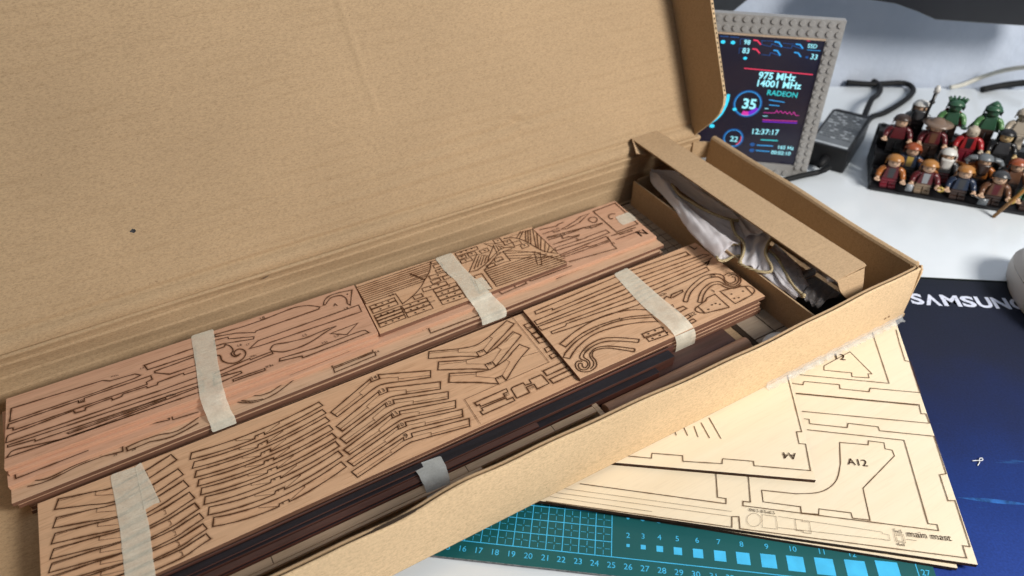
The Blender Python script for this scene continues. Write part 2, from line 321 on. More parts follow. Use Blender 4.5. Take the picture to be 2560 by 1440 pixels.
   [(-26.01,18.63),(-25.92,18.56),(-25.8,18.45),(-25.66,18.35),(-25.51,18.26),(-25.37,18.21),(-25.23,18.17),(-25.05,18.15),(-24.83,18.15),(-24.53,18.18),(-24.18,18.24),(-23.8,18.31),(-23.42,18.36),(-23.0,18.4),(-22.55,18.43),(-22.15,18.45),(-21.86,18.47)],
   [(-15.86,18.46),(-16.13,18.35),(-16.52,18.2),(-16.94,18.06),(-17.31,17.99),(-17.63,18.01),(-17.93,18.09),(-18.22,18.19),(-18.52,18.26),(-18.82,18.29),(-19.12,18.3),(-19.41,18.31),(-19.67,18.3),(-19.91,18.29),(-20.12,18.27),(-20.3,18.24),(-20.43,18.22),(-20.41,17.89),(-19.05,17.94),(-18.81,17.88),(-18.46,17.78),(-18.06,17.69),(-17.65,17.66),(-17.22,17.7),(-16.73,17.79),(-16.28,17.9),(-15.97,17.97)],
   [(-12.45,18.78),(-12.35,18.7),(-12.21,18.59),(-12.04,18.47),(-11.87,18.38),(-11.7,18.33),(-11.5,18.31),(-11.31,18.3),(-11.12,18.3),(-10.95,18.33),(-10.77,18.38),(-10.6,18.44),(-10.44,18.5),(-10.26,18.57),(-10.08,18.64),(-9.92,18.7),(-9.81,18.75)],
   [(-9.01,18.77),(-9.27,18.65),(-9.64,18.46),(-10.05,18.27),(-10.4,18.12),(-10.68,18.02),(-10.93,17.95),(-11.17,17.9),(-11.4,17.87),(-11.64,17.86),(-11.87,17.86),(-12.09,17.89),(-12.3,17.93),(-12.5,18.01),(-12.7,18.11),(-12.88,18.23),(-13.03,18.33),(-13.15,18.42),(-13.25,18.52),(-13.32,18.6),(-13.36,18.66),(-13.37,18.71),(-13.36,18.75),(-13.31,18.76),(-13.23,18.72),(-13.1,18.62),(-12.93,18.47),(-12.73,18.31),(-12.54,18.18),(-12.32,18.09),(-12.07,18.02),(-11.85,17.97),(-11.69,17.93)],
   [(12.8,19.03),(12.82,18.86),(16.48,19.08),(18.5,19.14),(19.16,19.12),(19.78,19.23),(22.6,19.1)],
  ],
  'thin': [
  ],
  'dot': [],
  'txt': [('29',-21.25,17.84,0.23,-2.5),('30',-20.11,18.54,0.23,-2.5),('28',-20.16,17.7,0.24,2.4),('13',-3.24,18.73,0.301,5.7),('14',-3.29,18.16,0.26,0.0),('F4',0.66,18.66,0.37,1.5)],
 },
 'G': {
  'z': 3.8,
  'q': [(-1.98,25.58),(14.33,25.42),(14.22,19.49),(-2.48,19.26)],
  'cut': [
   [(-2.07,25.18),(4.45,25.28),(4.42,25.2),(4.38,25.09),(4.33,24.96),(4.28,24.82),(4.22,24.69),(4.16,24.57),(4.08,24.45),(4.01,24.34),(3.92,24.24),(3.84,24.13),(3.75,24.03),(3.66,23.92),(3.57,23.83),(3.48,23.74),(3.39,23.65),(3.29,23.55),(3.19,23.46),(3.08,23.35),(2.95,23.23),(2.82,23.09),(2.68,22.95),(2.54,22.81),(2.39,22.68),(2.25,22.56),(2.11,22.45),(1.98,22.35),(1.84,22.26),(1.7,22.17),(1.55,22.08),(1.39,22.0),(1.22,21.91),(1.02,21.82),(0.81,21.73),(0.61,21.65),(0.45,21.58),(0.33,21.53),(0.35,22.94),(-2.13,22.96)],
   [(-2.01,22.53),(0.06,22.53),(0.02,21.65),(-2.05,21.62)],
   [(-2.09,21.35),(0.08,21.37),(-0.09,19.9),(-2.19,19.88)],
   [(0.17,21.32),(2.23,21.27),(2.16,19.87),(0.07,19.87)],
   [(3.11,21.87),(5.08,21.86),(4.94,19.76),(2.98,19.87)],
   [(2.4,22.47),(4.44,22.37),(4.42,21.93),(2.34,22.01)],
   [(1.37,21.95),(2.11,21.93),(2.1,21.53),(1.36,21.52)],
   [(3.4,22.97),(4.18,22.97),(4.16,22.59),(3.39,22.53)],
   [(3.54,23.6),(5.01,23.47),(4.94,22.98),(3.49,23.15)],
   [(4.35,24.05),(5.06,24.04),(5.02,23.73),(4.29,23.69)],
   [(4.44,24.74),(5.13,24.68),(5.1,24.29),(4.39,24.3)],
   [(4.48,25.26),(4.99,25.24),(4.99,24.89),(4.45,24.94)],
   [(4.47,22.99),(5.08,22.96),(5.06,22.59),(4.42,22.57)],
   [(10.43,25.36),(11.08,25.28),(11.02,24.73),(10.38,24.81)],
   [(11.05,24.71),(11.73,24.68),(11.69,24.19),(10.97,24.17)],
   [(11.7,24.18),(12.38,24.15),(12.32,23.61),(11.61,23.65)],
   [(12.06,23.46),(12.74,23.51),(12.68,23.04),(12.0,23.0)],
   [(6.75,25.26),(8.78,25.23),(8.73,24.82),(6.71,24.84)],
   [(6.68,24.71),(7.4,24.67),(7.33,24.29),(6.65,24.32)],
   [(7.62,24.69),(8.33,24.7),(8.29,24.23),(7.58,24.29)],
   [(6.66,24.18),(7.62,24.13),(7.61,23.72),(6.6,23.75)],
   [(8.68,24.57),(9.46,24.61),(9.41,24.14),(8.7,24.13)],
   [(9.21,22.93),(9.89,22.95),(9.87,22.54),(9.13,22.49)],
   [(8.22,22.48),(8.95,22.53),(8.93,22.13),(8.26,22.12)],
   [(6.4,21.81),(7.41,21.75),(7.24,19.66),(6.08,19.71)],
   [(8.29,24.23),(6.6,22.42),(7.32,22.33),(7.46,22.38),(7.67,22.46),(7.91,22.55),(8.15,22.65),(8.38,22.77),(8.62,22.91),(8.86,23.05),(9.11,23.2),(9.36,23.34),(9.61,23.5),(9.86,23.64),(10.09,23.75),(10.27,23.82),(10.43,23.87),(10.58,23.88),(10.75,23.87),(10.96,23.8),(11.19,23.68),(11.4,23.56),(11.55,23.47),(10.44,24.69),(9.5,25.31),(9.97,24.46),(9.06,23.5)],
   [(14.24,25.03),(14.24,20.92),(13.41,21.68),(13.35,21.83),(13.27,22.05),(13.18,22.31),(13.1,22.58),(13.02,22.86),(12.95,23.18),(12.87,23.49),(12.78,23.78),(12.65,24.05),(12.52,24.3),(12.36,24.53),(12.19,24.71),(11.97,24.85),(11.72,24.93),(11.49,24.99),(11.33,25.04)],
   [(7.81,22.04),(9.76,22.13),(10.29,22.03),(10.38,23.51),(11.24,23.08),(11.46,22.92),(11.78,22.69),(12.13,22.43),(12.42,22.18),(12.64,21.96),(12.82,21.73),(12.99,21.51),(13.15,21.27),(13.32,21.0),(13.48,20.72),(13.64,20.45),(13.78,20.21),(13.91,20.01),(14.04,19.83),(14.15,19.68),(14.23,19.57),(7.67,19.73)],
   [(12.58,22.02),(13.0,21.78),(12.24,20.28),(11.93,20.46)],
  ],
  'line': [
   [(-2.07,24.93),(4.33,24.96)],
   [(-2.08,24.68),(4.22,24.69)],
   [(-2.09,24.43),(4.08,24.45)],
   [(-2.09,24.18),(3.92,24.24)],
   [(-2.1,23.93),(3.66,23.92)],
   [(-2.11,23.69),(3.48,23.74)],
   [(-2.12,23.44),(3.19,23.46)],
   [(-2.12,23.2),(2.95,23.23)],
   [(-2.03,22.07),(0.04,22.09)],
   [(-2.03,22.15),(0.05,22.16)],
   [(-2.12,20.98),(0.04,21.0)],
   [(-2.11,21.04),(0.05,21.07)],
   [(-2.14,20.61),(-0.0,20.63)],
   [(-2.14,20.68),(0.0,20.7)],
   [(-2.17,20.25),(-0.05,20.27)],
   [(-2.16,20.31),(-0.04,20.33)],
   [(0.14,20.83),(2.2,20.8)],
   [(0.14,20.92),(2.21,20.89)],
   [(0.11,20.35),(2.18,20.33)],
   [(0.11,20.43),(2.19,20.42)],
   [(3.08,21.36),(5.05,21.33)],
   [(3.09,21.45),(5.05,21.42)],
   [(3.05,20.86),(5.01,20.8)],
   [(3.05,20.95),(5.02,20.89)],
   [(3.02,20.36),(4.98,20.27)],
   [(3.02,20.45),(4.98,20.37)],
   [(8.36,23.98),(7.13,22.57)],
   [(8.52,23.84),(7.49,22.66)],
   [(8.68,23.71),(7.86,22.74)],
   [(8.84,23.57),(8.24,22.82)],
   [(9.0,23.44),(8.61,22.9)],
   [(10.12,24.73),(9.84,23.61)],
   [(10.27,24.57),(10.14,23.69)],
   [(10.42,24.42),(10.44,23.77)],
   [(10.57,24.26),(10.74,23.86)],
   [(13.16,25.22),(12.3,24.55)],
   [(13.37,25.18),(12.46,24.32)],
   [(13.59,25.14),(12.78,23.78)],
   [(13.81,25.11),(12.87,23.49)],
   [(14.02,25.07),(12.95,23.18)],
   [(14.24,25.03),(13.1,22.58)],
   [(14.24,24.32),(13.17,22.33)],
   [(14.24,23.62),(13.23,22.09)],
   [(14.24,22.93),(13.41,21.68)],
   [(14.24,22.25),(13.56,21.49)],
   [(14.24,21.58),(13.75,21.31)],
   [(7.81,22.04),(7.99,22.15),(8.25,22.32),(8.54,22.5),(8.82,22.67),(9.08,22.85),(9.35,23.03),(9.61,23.2),(9.85,23.32),(10.04,23.39),(10.19,23.42),(10.34,23.43),(10.5,23.44),(10.7,23.44),(10.92,23.44),(11.12,23.43),(11.26,23.42)],
   [(7.8,21.78),(12.14,21.72)],
   [(7.78,21.52),(12.66,21.44)],
   [(7.77,21.26),(13.18,21.17)],
   [(7.75,21.0),(13.69,20.89)],
   [(7.73,20.74),(14.21,20.61)],
   [(7.72,20.48),(14.56,20.34)],
   [(7.7,20.23),(14.39,20.08)],
   [(7.69,19.98),(14.22,19.82)],
   [(10.35,23.14),(12.77,22.05)],
   [(10.33,22.76),(13.42,21.28)],
   [(10.31,22.39),(13.98,20.52)],
   [(2.36,24.67),(3.08,23.35)],
   [(2.36,24.62),(3.05,23.29)],
  ],
  'thin': [
  ],
  'dot': [(-1.53,22.35),(-1.0,22.34),(-0.5,22.33),(-1.37,21.8),(-0.7,21.8),(-1.61,21.13),(-1.07,21.13),(-0.56,21.12),(-1.45,20.6),(-0.75,20.61),(-1.64,20.07),(-1.11,20.07),(-0.6,20.08),(0.81,21.1),(1.51,21.11),(0.6,20.55),(1.13,20.55),(1.65,20.56),(0.76,20.05),(1.46,20.05),(3.74,21.65),(4.43,21.64),(3.55,21.12),(4.07,21.12),(4.59,21.11),(3.7,20.58),(4.41,20.6),(3.52,20.06),(4.03,20.04),(4.56,20.06),(3.05,22.22),(3.73,22.2),(4.23,23.31),(4.94,23.31),(4.65,23.94),(7.26,25.11),(7.76,25.13),(8.27,25.15),(7.02,24.53),(7.94,24.5),(7.09,23.95),(6.59,23.97),(9.11,24.35),(10.74,25.04),(11.35,24.46),(12.39,23.28),(6.68,21.58),(7.23,20.81),(7.23,20.3)],
  'txt': [('R17b',2.21,21.08,0.501,3.4),('R17f',2.19,20.48,0.49,1.2),('9-2',-0.21,22.75,0.462,5.0),('C7',9.72,23.26,0.43,0.0),('R17a',9.29,22.4,0.58,0.0)],
 },
 'R': {
  'z': 3.15,
  'q': [(-25.7,16.42),(25.15,16.68),(25.2,8.5),(-26.0,8.1)],
  'cut': [
   [(-16.89,15.65),(-16.25,15.55),(-15.61,15.46),(-14.95,15.4),(-14.29,15.36),(-13.61,15.33),(-12.92,15.32),(-12.22,15.34),(-11.5,15.37),(-10.77,15.42),(-10.03,15.5),(-9.26,15.59),(-8.48,15.71),(-8.34,15.29),(-9.07,15.15),(-9.77,15.03),(-10.47,14.93),(-11.14,14.85),(-11.8,14.8),(-12.45,14.76),(-12.43,14.98),(-13.0,14.97),(-13.12,14.75),(-13.81,14.76),(-14.49,14.79),(-15.15,14.85),(-15.81,14.93),(-16.45,15.03),(-17.09,15.16)],
   [(-16.89,14.84),(-16.26,14.73),(-15.62,14.64),(-14.97,14.57),(-14.31,14.52),(-13.63,14.49),(-12.95,14.49),(-12.25,14.5),(-11.53,14.54),(-10.8,14.61),(-10.05,14.69),(-9.28,14.8),(-8.5,14.94),(-8.37,14.52),(-9.1,14.37),(-9.8,14.25),(-10.5,14.15),(-11.17,14.07),(-11.83,14.01),(-12.48,13.97),(-12.45,14.23),(-13.02,14.18),(-13.14,13.96),(-13.83,13.97),(-14.51,14.0),(-15.18,14.06),(-15.83,14.15),(-16.47,14.26),(-17.11,14.39)],
   [(-16.93,14.07),(-16.3,13.96),(-15.66,13.87),(-15.01,13.8),(-14.35,13.75),(-13.68,13.72),(-12.99,13.72),(-12.29,13.74),(-11.57,13.78),(-10.84,13.85),(-10.09,13.94),(-9.32,14.06),(-8.53,14.2),(-8.39,13.74),(-9.12,13.6),(-9.83,13.48),(-10.52,13.38),(-11.19,13.3),(-11.85,13.25),(-12.5,13.22),(-12.48,13.44),(-13.04,13.42),(-13.15,13.2),(-13.85,13.21),(-14.53,13.24),(-15.2,13.3),(-15.85,13.38),(-16.5,13.48),(-17.13,13.61)],
   [(-16.94,13.31),(-16.32,13.19),(-15.68,13.09),(-15.03,13.01),(-14.38,12.96),(-13.7,12.93),(-13.02,12.93),(-12.32,12.95),(-11.6,12.99),(-10.87,13.06),(-10.12,13.16),(-9.35,13.28),(-8.56,13.43),(-8.44,12.94),(-9.16,12.81),(-9.86,12.7),(-10.54,12.61),(-11.21,12.55),(-11.86,12.5),(-12.5,12.47),(-12.49,12.65),(-13.04,12.67),(-13.15,12.46),(-13.84,12.47),(-14.52,12.5),(-15.18,12.56),(-15.84,12.64),(-16.48,12.74),(-17.11,12.86)],
   [(-16.92,12.6),(-16.3,12.47),(-15.67,12.36),(-15.03,12.28),(-14.38,12.22),(-13.71,12.18),(-13.04,12.17),(-12.34,12.19),(-11.63,12.23),(-10.91,12.3),(-10.16,12.39),(-9.39,12.51),(-8.61,12.67),(-8.48,12.19),(-9.2,12.05),(-9.89,11.94),(-10.57,11.84),(-11.23,11.77),(-11.88,11.72),(-12.52,11.69),(-12.5,11.87),(-13.05,11.88),(-13.16,11.68),(-13.85,11.69),(-14.52,11.73),(-15.18,11.79),(-15.83,11.88),(-16.47,11.99),(-17.09,12.12)],
   [(-16.88,11.86),(-16.27,11.71),(-15.66,11.59),(-15.02,11.5),(-14.38,11.43),(-13.72,11.39),(-13.05,11.38),(-12.37,11.4),(-11.66,11.44),(-10.94,11.51),(-10.2,11.62),(-9.44,11.75),(-8.65,11.91),(-8.55,11.43),(-9.25,11.28),(-9.94,11.16),(-10.61,11.06),(-11.27,10.98),(-11.91,10.93),(-12.53,10.89),(-12.52,11.07),(-13.07,11.08),(-13.18,10.88),(-13.86,10.89),(-14.52,10.93),(-15.17,10.99),(-15.81,11.08),(-16.44,11.19),(-17.06,11.33)],
   [(-16.84,11.01),(-16.25,10.84),(-15.65,10.71),(-15.04,10.6),(-14.41,10.53),(-13.77,10.49),(-13.11,10.48),(-12.44,10.49),(-11.74,10.55),(-11.03,10.63),(-10.3,10.75),(-9.54,10.9),(-8.76,11.09),(-8.64,10.58),(-9.34,10.41),(-10.02,10.27),(-10.68,10.15),(-11.33,10.06),(-11.95,9.99),(-12.57,9.95),(-12.55,10.13),(-13.09,10.13),(-13.2,9.94),(-13.88,9.95),(-14.53,10.0),(-15.17,10.07),(-15.8,10.18),(-16.41,10.31),(-17.02,10.48)],
   [(-16.76,10.14),(-16.19,9.95),(-15.61,9.81),(-15.01,9.69),(-14.41,9.61),(-13.78,9.56),(-13.14,9.54),(-12.49,9.56),(-11.81,9.62),(-11.12,9.71),(-10.4,9.83),(-9.66,10.0),(-8.89,10.2),(-8.73,9.67),(-9.42,9.48),(-10.09,9.32),(-10.75,9.19),(-11.38,9.08),(-11.99,9.01),(-12.59,8.97),(-12.57,9.15),(-13.13,9.13),(-13.23,8.95),(-13.89,8.96),(-14.54,9.01),(-15.16,9.1),(-15.78,9.22),(-16.38,9.37),(-16.96,9.56)],
   [(-24.56,16.12),(-22.8,15.66),(-22.49,15.56),(-22.04,15.43),(-21.62,15.35),(-21.29,15.37),(-20.99,15.44),(-20.69,15.51),(-20.37,15.57),(-20.04,15.62),(-19.73,15.68),(-19.42,15.77),(-19.12,15.86),(-18.91,15.93),(-18.06,16.18),(-17.82,15.55),(-18.73,15.24),(-18.96,15.17),(-19.28,15.06),(-19.62,14.95),(-19.96,14.83),(-20.31,14.71),(-20.66,14.59),(-20.99,14.44),(-21.32,14.3),(-21.67,14.24),(-22.13,14.36),(-22.61,14.57),(-22.94,14.73),(-24.83,15.45)],
   [(-24.77,14.79),(-22.92,14.34),(-22.59,14.24),(-22.12,14.11),(-21.67,14.04),(-21.31,14.05),(-20.97,14.12),(-20.62,14.19),(-20.26,14.24),(-19.89,14.29),(-19.55,14.35),(-19.23,14.42),(-18.94,14.51),(-18.74,14.57),(-17.9,14.8),(-17.69,14.19),(-18.59,13.91),(-18.8,13.83),(-19.12,13.73),(-19.46,13.63),(-19.82,13.53),(-20.21,13.44),(-20.59,13.35),(-20.95,13.23),(-21.31,13.12),(-21.7,13.08),(-22.18,13.19),(-22.68,13.37),(-23.04,13.5),(-25.03,14.12)],
   [(-24.94,13.67),(-23.01,13.26),(-22.66,13.17),(-22.16,13.05),(-21.69,12.98),(-21.3,13.0),(-20.93,13.07),(-20.56,13.14),(-20.17,13.2),(-19.77,13.25),(-19.41,13.31),(-19.08,13.39),(-18.8,13.47),(-18.6,13.52),(-17.78,13.74),(-17.58,13.12),(-18.46,12.85),(-18.68,12.78),(-18.98,12.68),(-19.33,12.59),(-19.7,12.51),(-20.11,12.44),(-20.52,12.36),(-20.9,12.27),(-21.28,12.18),(-21.68,12.15),(-22.19,12.24),(-22.73,12.39),(-23.11,12.51),(-25.2,13.03)],
   [(-25.1,12.63),(-23.07,12.25),(-22.7,12.17),(-22.18,12.06),(-21.68,11.99),(-21.27,12.01),(-20.88,12.07),(-20.48,12.13),(-20.06,12.17),(-19.63,12.22),(-19.25,12.27),(-18.92,12.34),(-18.64,12.42),(-18.45,12.47),(-17.64,12.68),(-17.45,12.08),(-18.32,11.83),(-18.53,11.76),(-18.83,11.67),(-19.18,11.58),(-19.57,11.52),(-20.02,11.46),(-20.46,11.4),(-20.87,11.32),(-21.28,11.24),(-21.71,11.22),(-22.24,11.3),(-22.79,11.44),(-23.18,11.55),(-25.34,12.03)],
   [(-25.27,11.7),(-23.13,11.37),(-22.75,11.3),(-22.2,11.2),(-21.67,11.14),(-21.24,11.15),(-20.83,11.2),(-20.41,11.25),(-19.97,11.28),(-19.52,11.32),(-19.12,11.36),(-18.79,11.43),(-18.52,11.5),(-18.33,11.55),(-17.53,11.74),(-17.36,11.19),(-18.23,10.95),(-18.43,10.89),(-18.72,10.8),(-19.07,10.72),(-19.49,10.67),(-19.96,10.62),(-20.42,10.58),(-20.86,10.52),(-21.29,10.46),(-21.74,10.44),(-22.29,10.52),(-22.86,10.64),(-23.26,10.73),(-25.48,11.16)],
   [(-25.4,10.86),(-23.22,10.57),(-22.83,10.51),(-22.27,10.43),(-21.73,10.37),(-21.28,10.38),(-20.84,10.41),(-20.39,10.44),(-19.91,10.46),(-19.43,10.48),(-19.02,10.51),(-18.68,10.57),(-18.42,10.64),(-18.24,10.69),(-17.44,10.87),(-17.29,10.38),(-18.14,10.15),(-18.34,10.09),(-18.62,10.0),(-18.98,9.93),(-19.41,9.89),(-19.91,9.86),(-20.41,9.84),(-20.87,9.79),(-21.32,9.75),(-21.8,9.74),(-22.36,9.81),(-22.94,9.92),(-23.35,9.99),(-25.62,10.35)],
   [(-25.54,10.05),(-23.31,9.83),(-22.91,9.78),(-22.34,9.71),(-21.78,9.67),(-21.31,9.66),(-20.86,9.67),(-20.4,9.68),(-19.9,9.68),(-19.4,9.68),(-18.97,9.7),(-18.64,9.75),(-18.38,9.81),(-18.2,9.86),(-17.42,10.04),(-17.27,9.57),(-18.11,9.36),(-18.3,9.3),(-18.58,9.21),(-18.94,9.15),(-19.38,9.12),(-19.89,9.11),(-20.4,9.09),(-20.87,9.07),(-21.34,9.04),(-21.82,9.04),(-22.4,9.1),(-23.0,9.19),(-23.42,9.25),(-25.74,9.56)],
   [(-25.66,9.27),(-23.39,9.1),(-22.99,9.06),(-22.4,9.02),(-21.83,8.98),(-21.35,8.97),(-20.88,8.97),(-20.4,8.97),(-19.89,8.96),(-19.38,8.95),(-18.94,8.96),(-18.6,9.0),(-18.35,9.07),(-18.18,9.12),(-17.4,9.28),(-17.25,8.81),(-18.09,8.6),(-18.27,8.54),(-18.55,8.46),(-18.9,8.4),(-19.36,8.38),(-19.89,8.38),(-20.41,8.38),(-20.89,8.37),(-21.37,8.36),(-21.87,8.37),(-22.46,8.42),(-23.07,8.49),(-23.5,8.54),(-25.86,8.79)],
   [(-8.08,14.43),(-4.66,15.95),(-4.67,15.66),(-4.06,15.65),(-3.99,16.06),(-0.61,14.57),(-0.9,13.96),(-2.71,14.59),(-2.94,14.68),(-3.27,14.8),(-3.62,14.93),(-3.91,15.01),(-4.11,15.05),(-4.27,15.07),(-4.42,15.05),(-4.62,15.01),(-4.9,14.93),(-5.24,14.8),(-5.55,14.67),(-5.77,14.59),(-7.83,13.83)],
   [(-8.18,13.08),(-4.62,14.53),(-4.65,14.2),(-4.04,14.22),(-3.96,14.58),(-0.49,13.24),(-0.78,12.61),(-2.56,13.21),(-2.78,13.29),(-3.1,13.4),(-3.44,13.52),(-3.73,13.6),(-3.94,13.64),(-4.11,13.66),(-4.28,13.65),(-4.49,13.61),(-4.8,13.53),(-5.17,13.41),(-5.5,13.29),(-5.74,13.21),(-7.95,12.49)],
   [(-8.31,12.0),(-4.62,13.3),(-4.66,12.98),(-4.08,12.98),(-4.02,13.34),(-0.42,12.13),(-0.7,11.54),(-2.49,12.09),(-2.71,12.16),(-3.03,12.27),(-3.37,12.38),(-3.67,12.45),(-3.89,12.49),(-4.07,12.52),(-4.25,12.52),(-4.48,12.49),(-4.81,12.41),(-5.19,12.3),(-5.54,12.18),(-5.78,12.1),(-8.09,11.41)],
   [(-8.43,11.0),(-4.64,12.2),(-4.68,11.87),(-4.12,11.9),(-4.05,12.19),(-0.35,11.16),(-0.64,10.55),(-2.54,11.05),(-2.78,11.12),(-3.13,11.21),(-3.5,11.31),(-3.8,11.38),(-3.99,11.41),(-4.13,11.43),(-4.27,11.43),(-4.47,11.4),(-4.8,11.33),(-5.19,11.23),(-5.56,11.13),(-5.82,11.06),(-8.21,10.46)],
   [(-8.53,10.03),(-4.68,11.05),(-4.72,10.79),(-4.15,10.79),(-4.08,11.12),(-0.32,10.22),(-0.57,9.62),(-2.57,10.07),(-2.82,10.13),(-3.19,10.21),(-3.57,10.3),(-3.88,10.36),(-4.07,10.39),(-4.19,10.4),(-4.32,10.4),(-4.52,10.37),(-4.84,10.3),(-5.24,10.21),(-5.62,10.11),(-5.88,10.05),(-8.31,9.47)],
   [(-8.59,9.14),(-4.71,10.0),(-4.77,9.75),(-4.19,9.73),(-4.11,10.06),(-0.28,9.27),(-0.54,8.67),(-2.62,9.07),(-2.88,9.13),(-3.26,9.2),(-3.65,9.28),(-3.97,9.33),(-4.16,9.37),(-4.29,9.4),(-4.42,9.41),(-4.61,9.4),(-4.94,9.34),(-5.34,9.25),(-5.72,9.16),(-5.97,9.1),(-8.4,8.56)],
   [(0.11,16.36),(2.08,15.54),(2.87,15.3),(2.99,15.28),(3.16,15.25),(3.36,15.23),(3.58,15.24),(3.83,15.29),(4.11,15.36),(4.39,15.45),(4.65,15.54),(4.88,15.63),(5.11,15.73),(5.31,15.82),(5.45,15.88),(6.7,16.42),(7.01,15.83),(3.68,14.11),(3.66,14.55),(3.08,14.56),(3.04,14.08),(1.88,14.78),(-0.24,15.73)],
   [(0.25,15.05),(2.09,14.22),(2.87,14.05),(3.0,14.04),(3.18,14.03),(3.39,14.03),(3.61,14.04),(3.84,14.08),(4.09,14.14),(4.34,14.2),(4.59,14.28),(4.85,14.37),(5.12,14.48),(5.36,14.59),(5.53,14.66),(6.48,15.11),(6.83,14.46),(3.63,12.62),(3.62,13.13),(3.01,13.14),(3.01,12.61),(1.84,13.33),(-0.14,14.35)],
   [(0.42,13.63),(2.13,12.79),(2.74,12.58),(2.82,12.57),(2.94,12.54),(3.09,12.53),(3.29,12.54),(3.57,12.58),(3.9,12.64),(4.24,12.72),(4.54,12.8),(4.78,12.9),(5.0,13.03),(5.18,13.14),(5.3,13.22),(6.22,13.68),(6.64,12.98),(5.61,12.46),(5.44,12.35),(5.19,12.2),(4.92,12.02),(4.65,11.83),(4.36,11.63),(4.05,11.39),(3.76,11.18),(3.57,11.04),(3.55,11.58),(3.0,11.58),(2.95,11.02),(1.78,11.85),(-0.0,12.88)],
   [(0.68,10.31),(3.18,10.35),(3.15,10.05),(2.79,10.04),(2.74,9.76),(0.9,9.82),(0.9,10.01),(0.69,10.0)],
   [(0.65,9.42),(0.86,9.43),(0.87,9.65),(2.73,9.63),(2.73,9.44),(3.17,9.42),(3.15,9.11),(0.67,9.09)],
   [(3.46,10.15),(3.65,10.24),(4.48,10.24),(4.49,9.96),(4.97,9.91),(5.01,10.27),(5.96,10.27),(6.02,10.13),(6.02,9.28),(5.03,9.24),(5.08,9.74),(4.45,9.77),(4.4,9.23),(3.38,9.23)],
   [(6.29,10.5),(8.02,10.55),(8.05,10.01),(6.29,9.97)],
   [(6.25,9.6),(7.99,9.64),(8.02,9.17),(6.28,9.13)],
   [(7.58,15.33),(8.11,15.35),(8.09,14.92),(7.58,14.93)],
   [(7.56,14.77),(8.08,14.79),(8.13,14.27),(7.62,14.22)],
   [(7.55,14.16),(8.02,14.16),(8.11,13.61),(7.6,13.6)],
   [(7.56,13.54),(8.17,13.52),(8.11,12.99),(7.56,13.04)],
   [(7.58,12.38),(7.98,12.42),(7.98,11.99),(7.53,11.95)],
   [(7.5,11.59),(7.95,11.63),(8.11,11.28),(7.5,11.23)],
  ],
  'line': [
  ],
  'thin': [
   [(-14.17,15.35),(-14.19,15.15),(-13.12,14.75)],
   [(-12.44,14.79),(-11.33,15.19),(-11.32,15.37)],
   [(-14.17,14.51),(-14.19,14.32),(-13.14,13.96)],
   [(-12.46,14.05),(-11.34,14.42),(-11.33,14.59)],
   [(-14.18,13.74),(-14.19,13.55),(-13.15,13.2)],
   [(-12.49,13.26),(-11.37,13.65),(-11.36,13.81)],
   [(-14.19,12.95),(-14.21,12.77),(-13.15,12.46)],
   [(-12.5,12.47),(-11.38,12.85),(-11.37,13.01)],
   [(-14.22,12.21),(-14.24,12.03),(-13.16,11.68)],
   [(-12.51,11.7),(-11.36,12.13),(-11.35,12.29)],
   [(-14.23,11.42),(-14.25,11.25),(-13.18,10.88)],
   [(-12.53,10.9),(-11.4,11.31),(-11.39,11.46)],
   [(-14.24,10.52),(-14.26,10.35),(-13.2,9.94)],
   [(-12.56,9.97),(-11.43,10.43),(-11.42,10.58)],
   [(-14.25,9.59),(-14.27,9.43),(-13.23,8.95)],
   [(-12.58,9.0),(-11.46,9.48),(-11.45,9.62)],
   [(-24.6,15.95),(-22.51,15.58),(-22.6,15.26),(-21.64,14.77)],
   [(-18.14,16.06),(-19.76,15.55)],
   [(-19.74,15.45),(-19.62,15.46),(-19.6,15.16),(-19.73,15.14)],
   [(-24.81,14.62),(-22.61,14.26),(-22.7,13.96),(-21.69,13.49)],
   [(-17.98,14.69),(-19.57,14.22)],
   [(-19.56,14.12),(-19.44,14.12),(-19.42,13.84),(-19.55,13.82)],
   [(-24.98,13.51),(-22.68,13.19),(-22.76,12.9),(-21.71,12.45)],
   [(-17.86,13.63),(-19.43,13.18)],
   [(-19.42,13.09),(-19.3,13.09),(-19.28,12.82),(-19.4,12.8)],
   [(-25.14,12.48),(-22.72,12.19),(-22.81,11.9),(-21.7,11.47)],
   [(-17.72,12.56),(-19.27,12.15)],
   [(-19.26,12.05),(-19.14,12.06),(-19.13,11.79),(-19.25,11.77)],
   [(-25.3,11.55),(-22.77,11.31),(-22.85,11.03),(-21.69,10.64)],
   [(-17.61,11.64),(-19.14,11.24)],
   [(-19.13,11.15),(-19.02,11.16),(-19.0,10.89),(-19.12,10.88)],
   [(-25.44,10.71),(-22.85,10.52),(-22.94,10.25),(-21.75,9.88)],
   [(-17.52,10.77),(-19.04,10.39)],
   [(-19.03,10.3),(-18.91,10.31),(-18.9,10.05),(-19.02,10.04)],
   [(-25.57,9.91),(-22.93,9.79),(-23.01,9.52),(-21.8,9.19)],
   [(-17.5,9.94),(-18.99,9.58)],
   [(-18.98,9.5),(-18.87,9.5),(-18.86,9.25),(-18.97,9.24)],
   [(-25.69,9.13),(-23.01,9.07),(-23.09,8.81),(-21.85,8.51)],
   [(-17.48,9.18),(-18.96,8.85)],
   [(-18.95,8.76),(-18.84,8.76),(-18.82,8.52),(-18.94,8.51)],
   [(-5.66,14.74),(-5.79,15.07),(-4.67,15.66)],
   [(-4.06,15.65),(-2.87,15.1),(-2.99,14.79)],
   [(-0.82,14.12),(-2.92,14.94)],
   [(-7.9,14.04),(-5.69,14.89)],
   [(-5.73,13.41),(-5.8,13.69),(-4.65,14.2)],
   [(-4.04,14.22),(-2.87,13.72),(-2.99,13.39)],
   [(-0.7,12.77),(-2.93,13.54)],
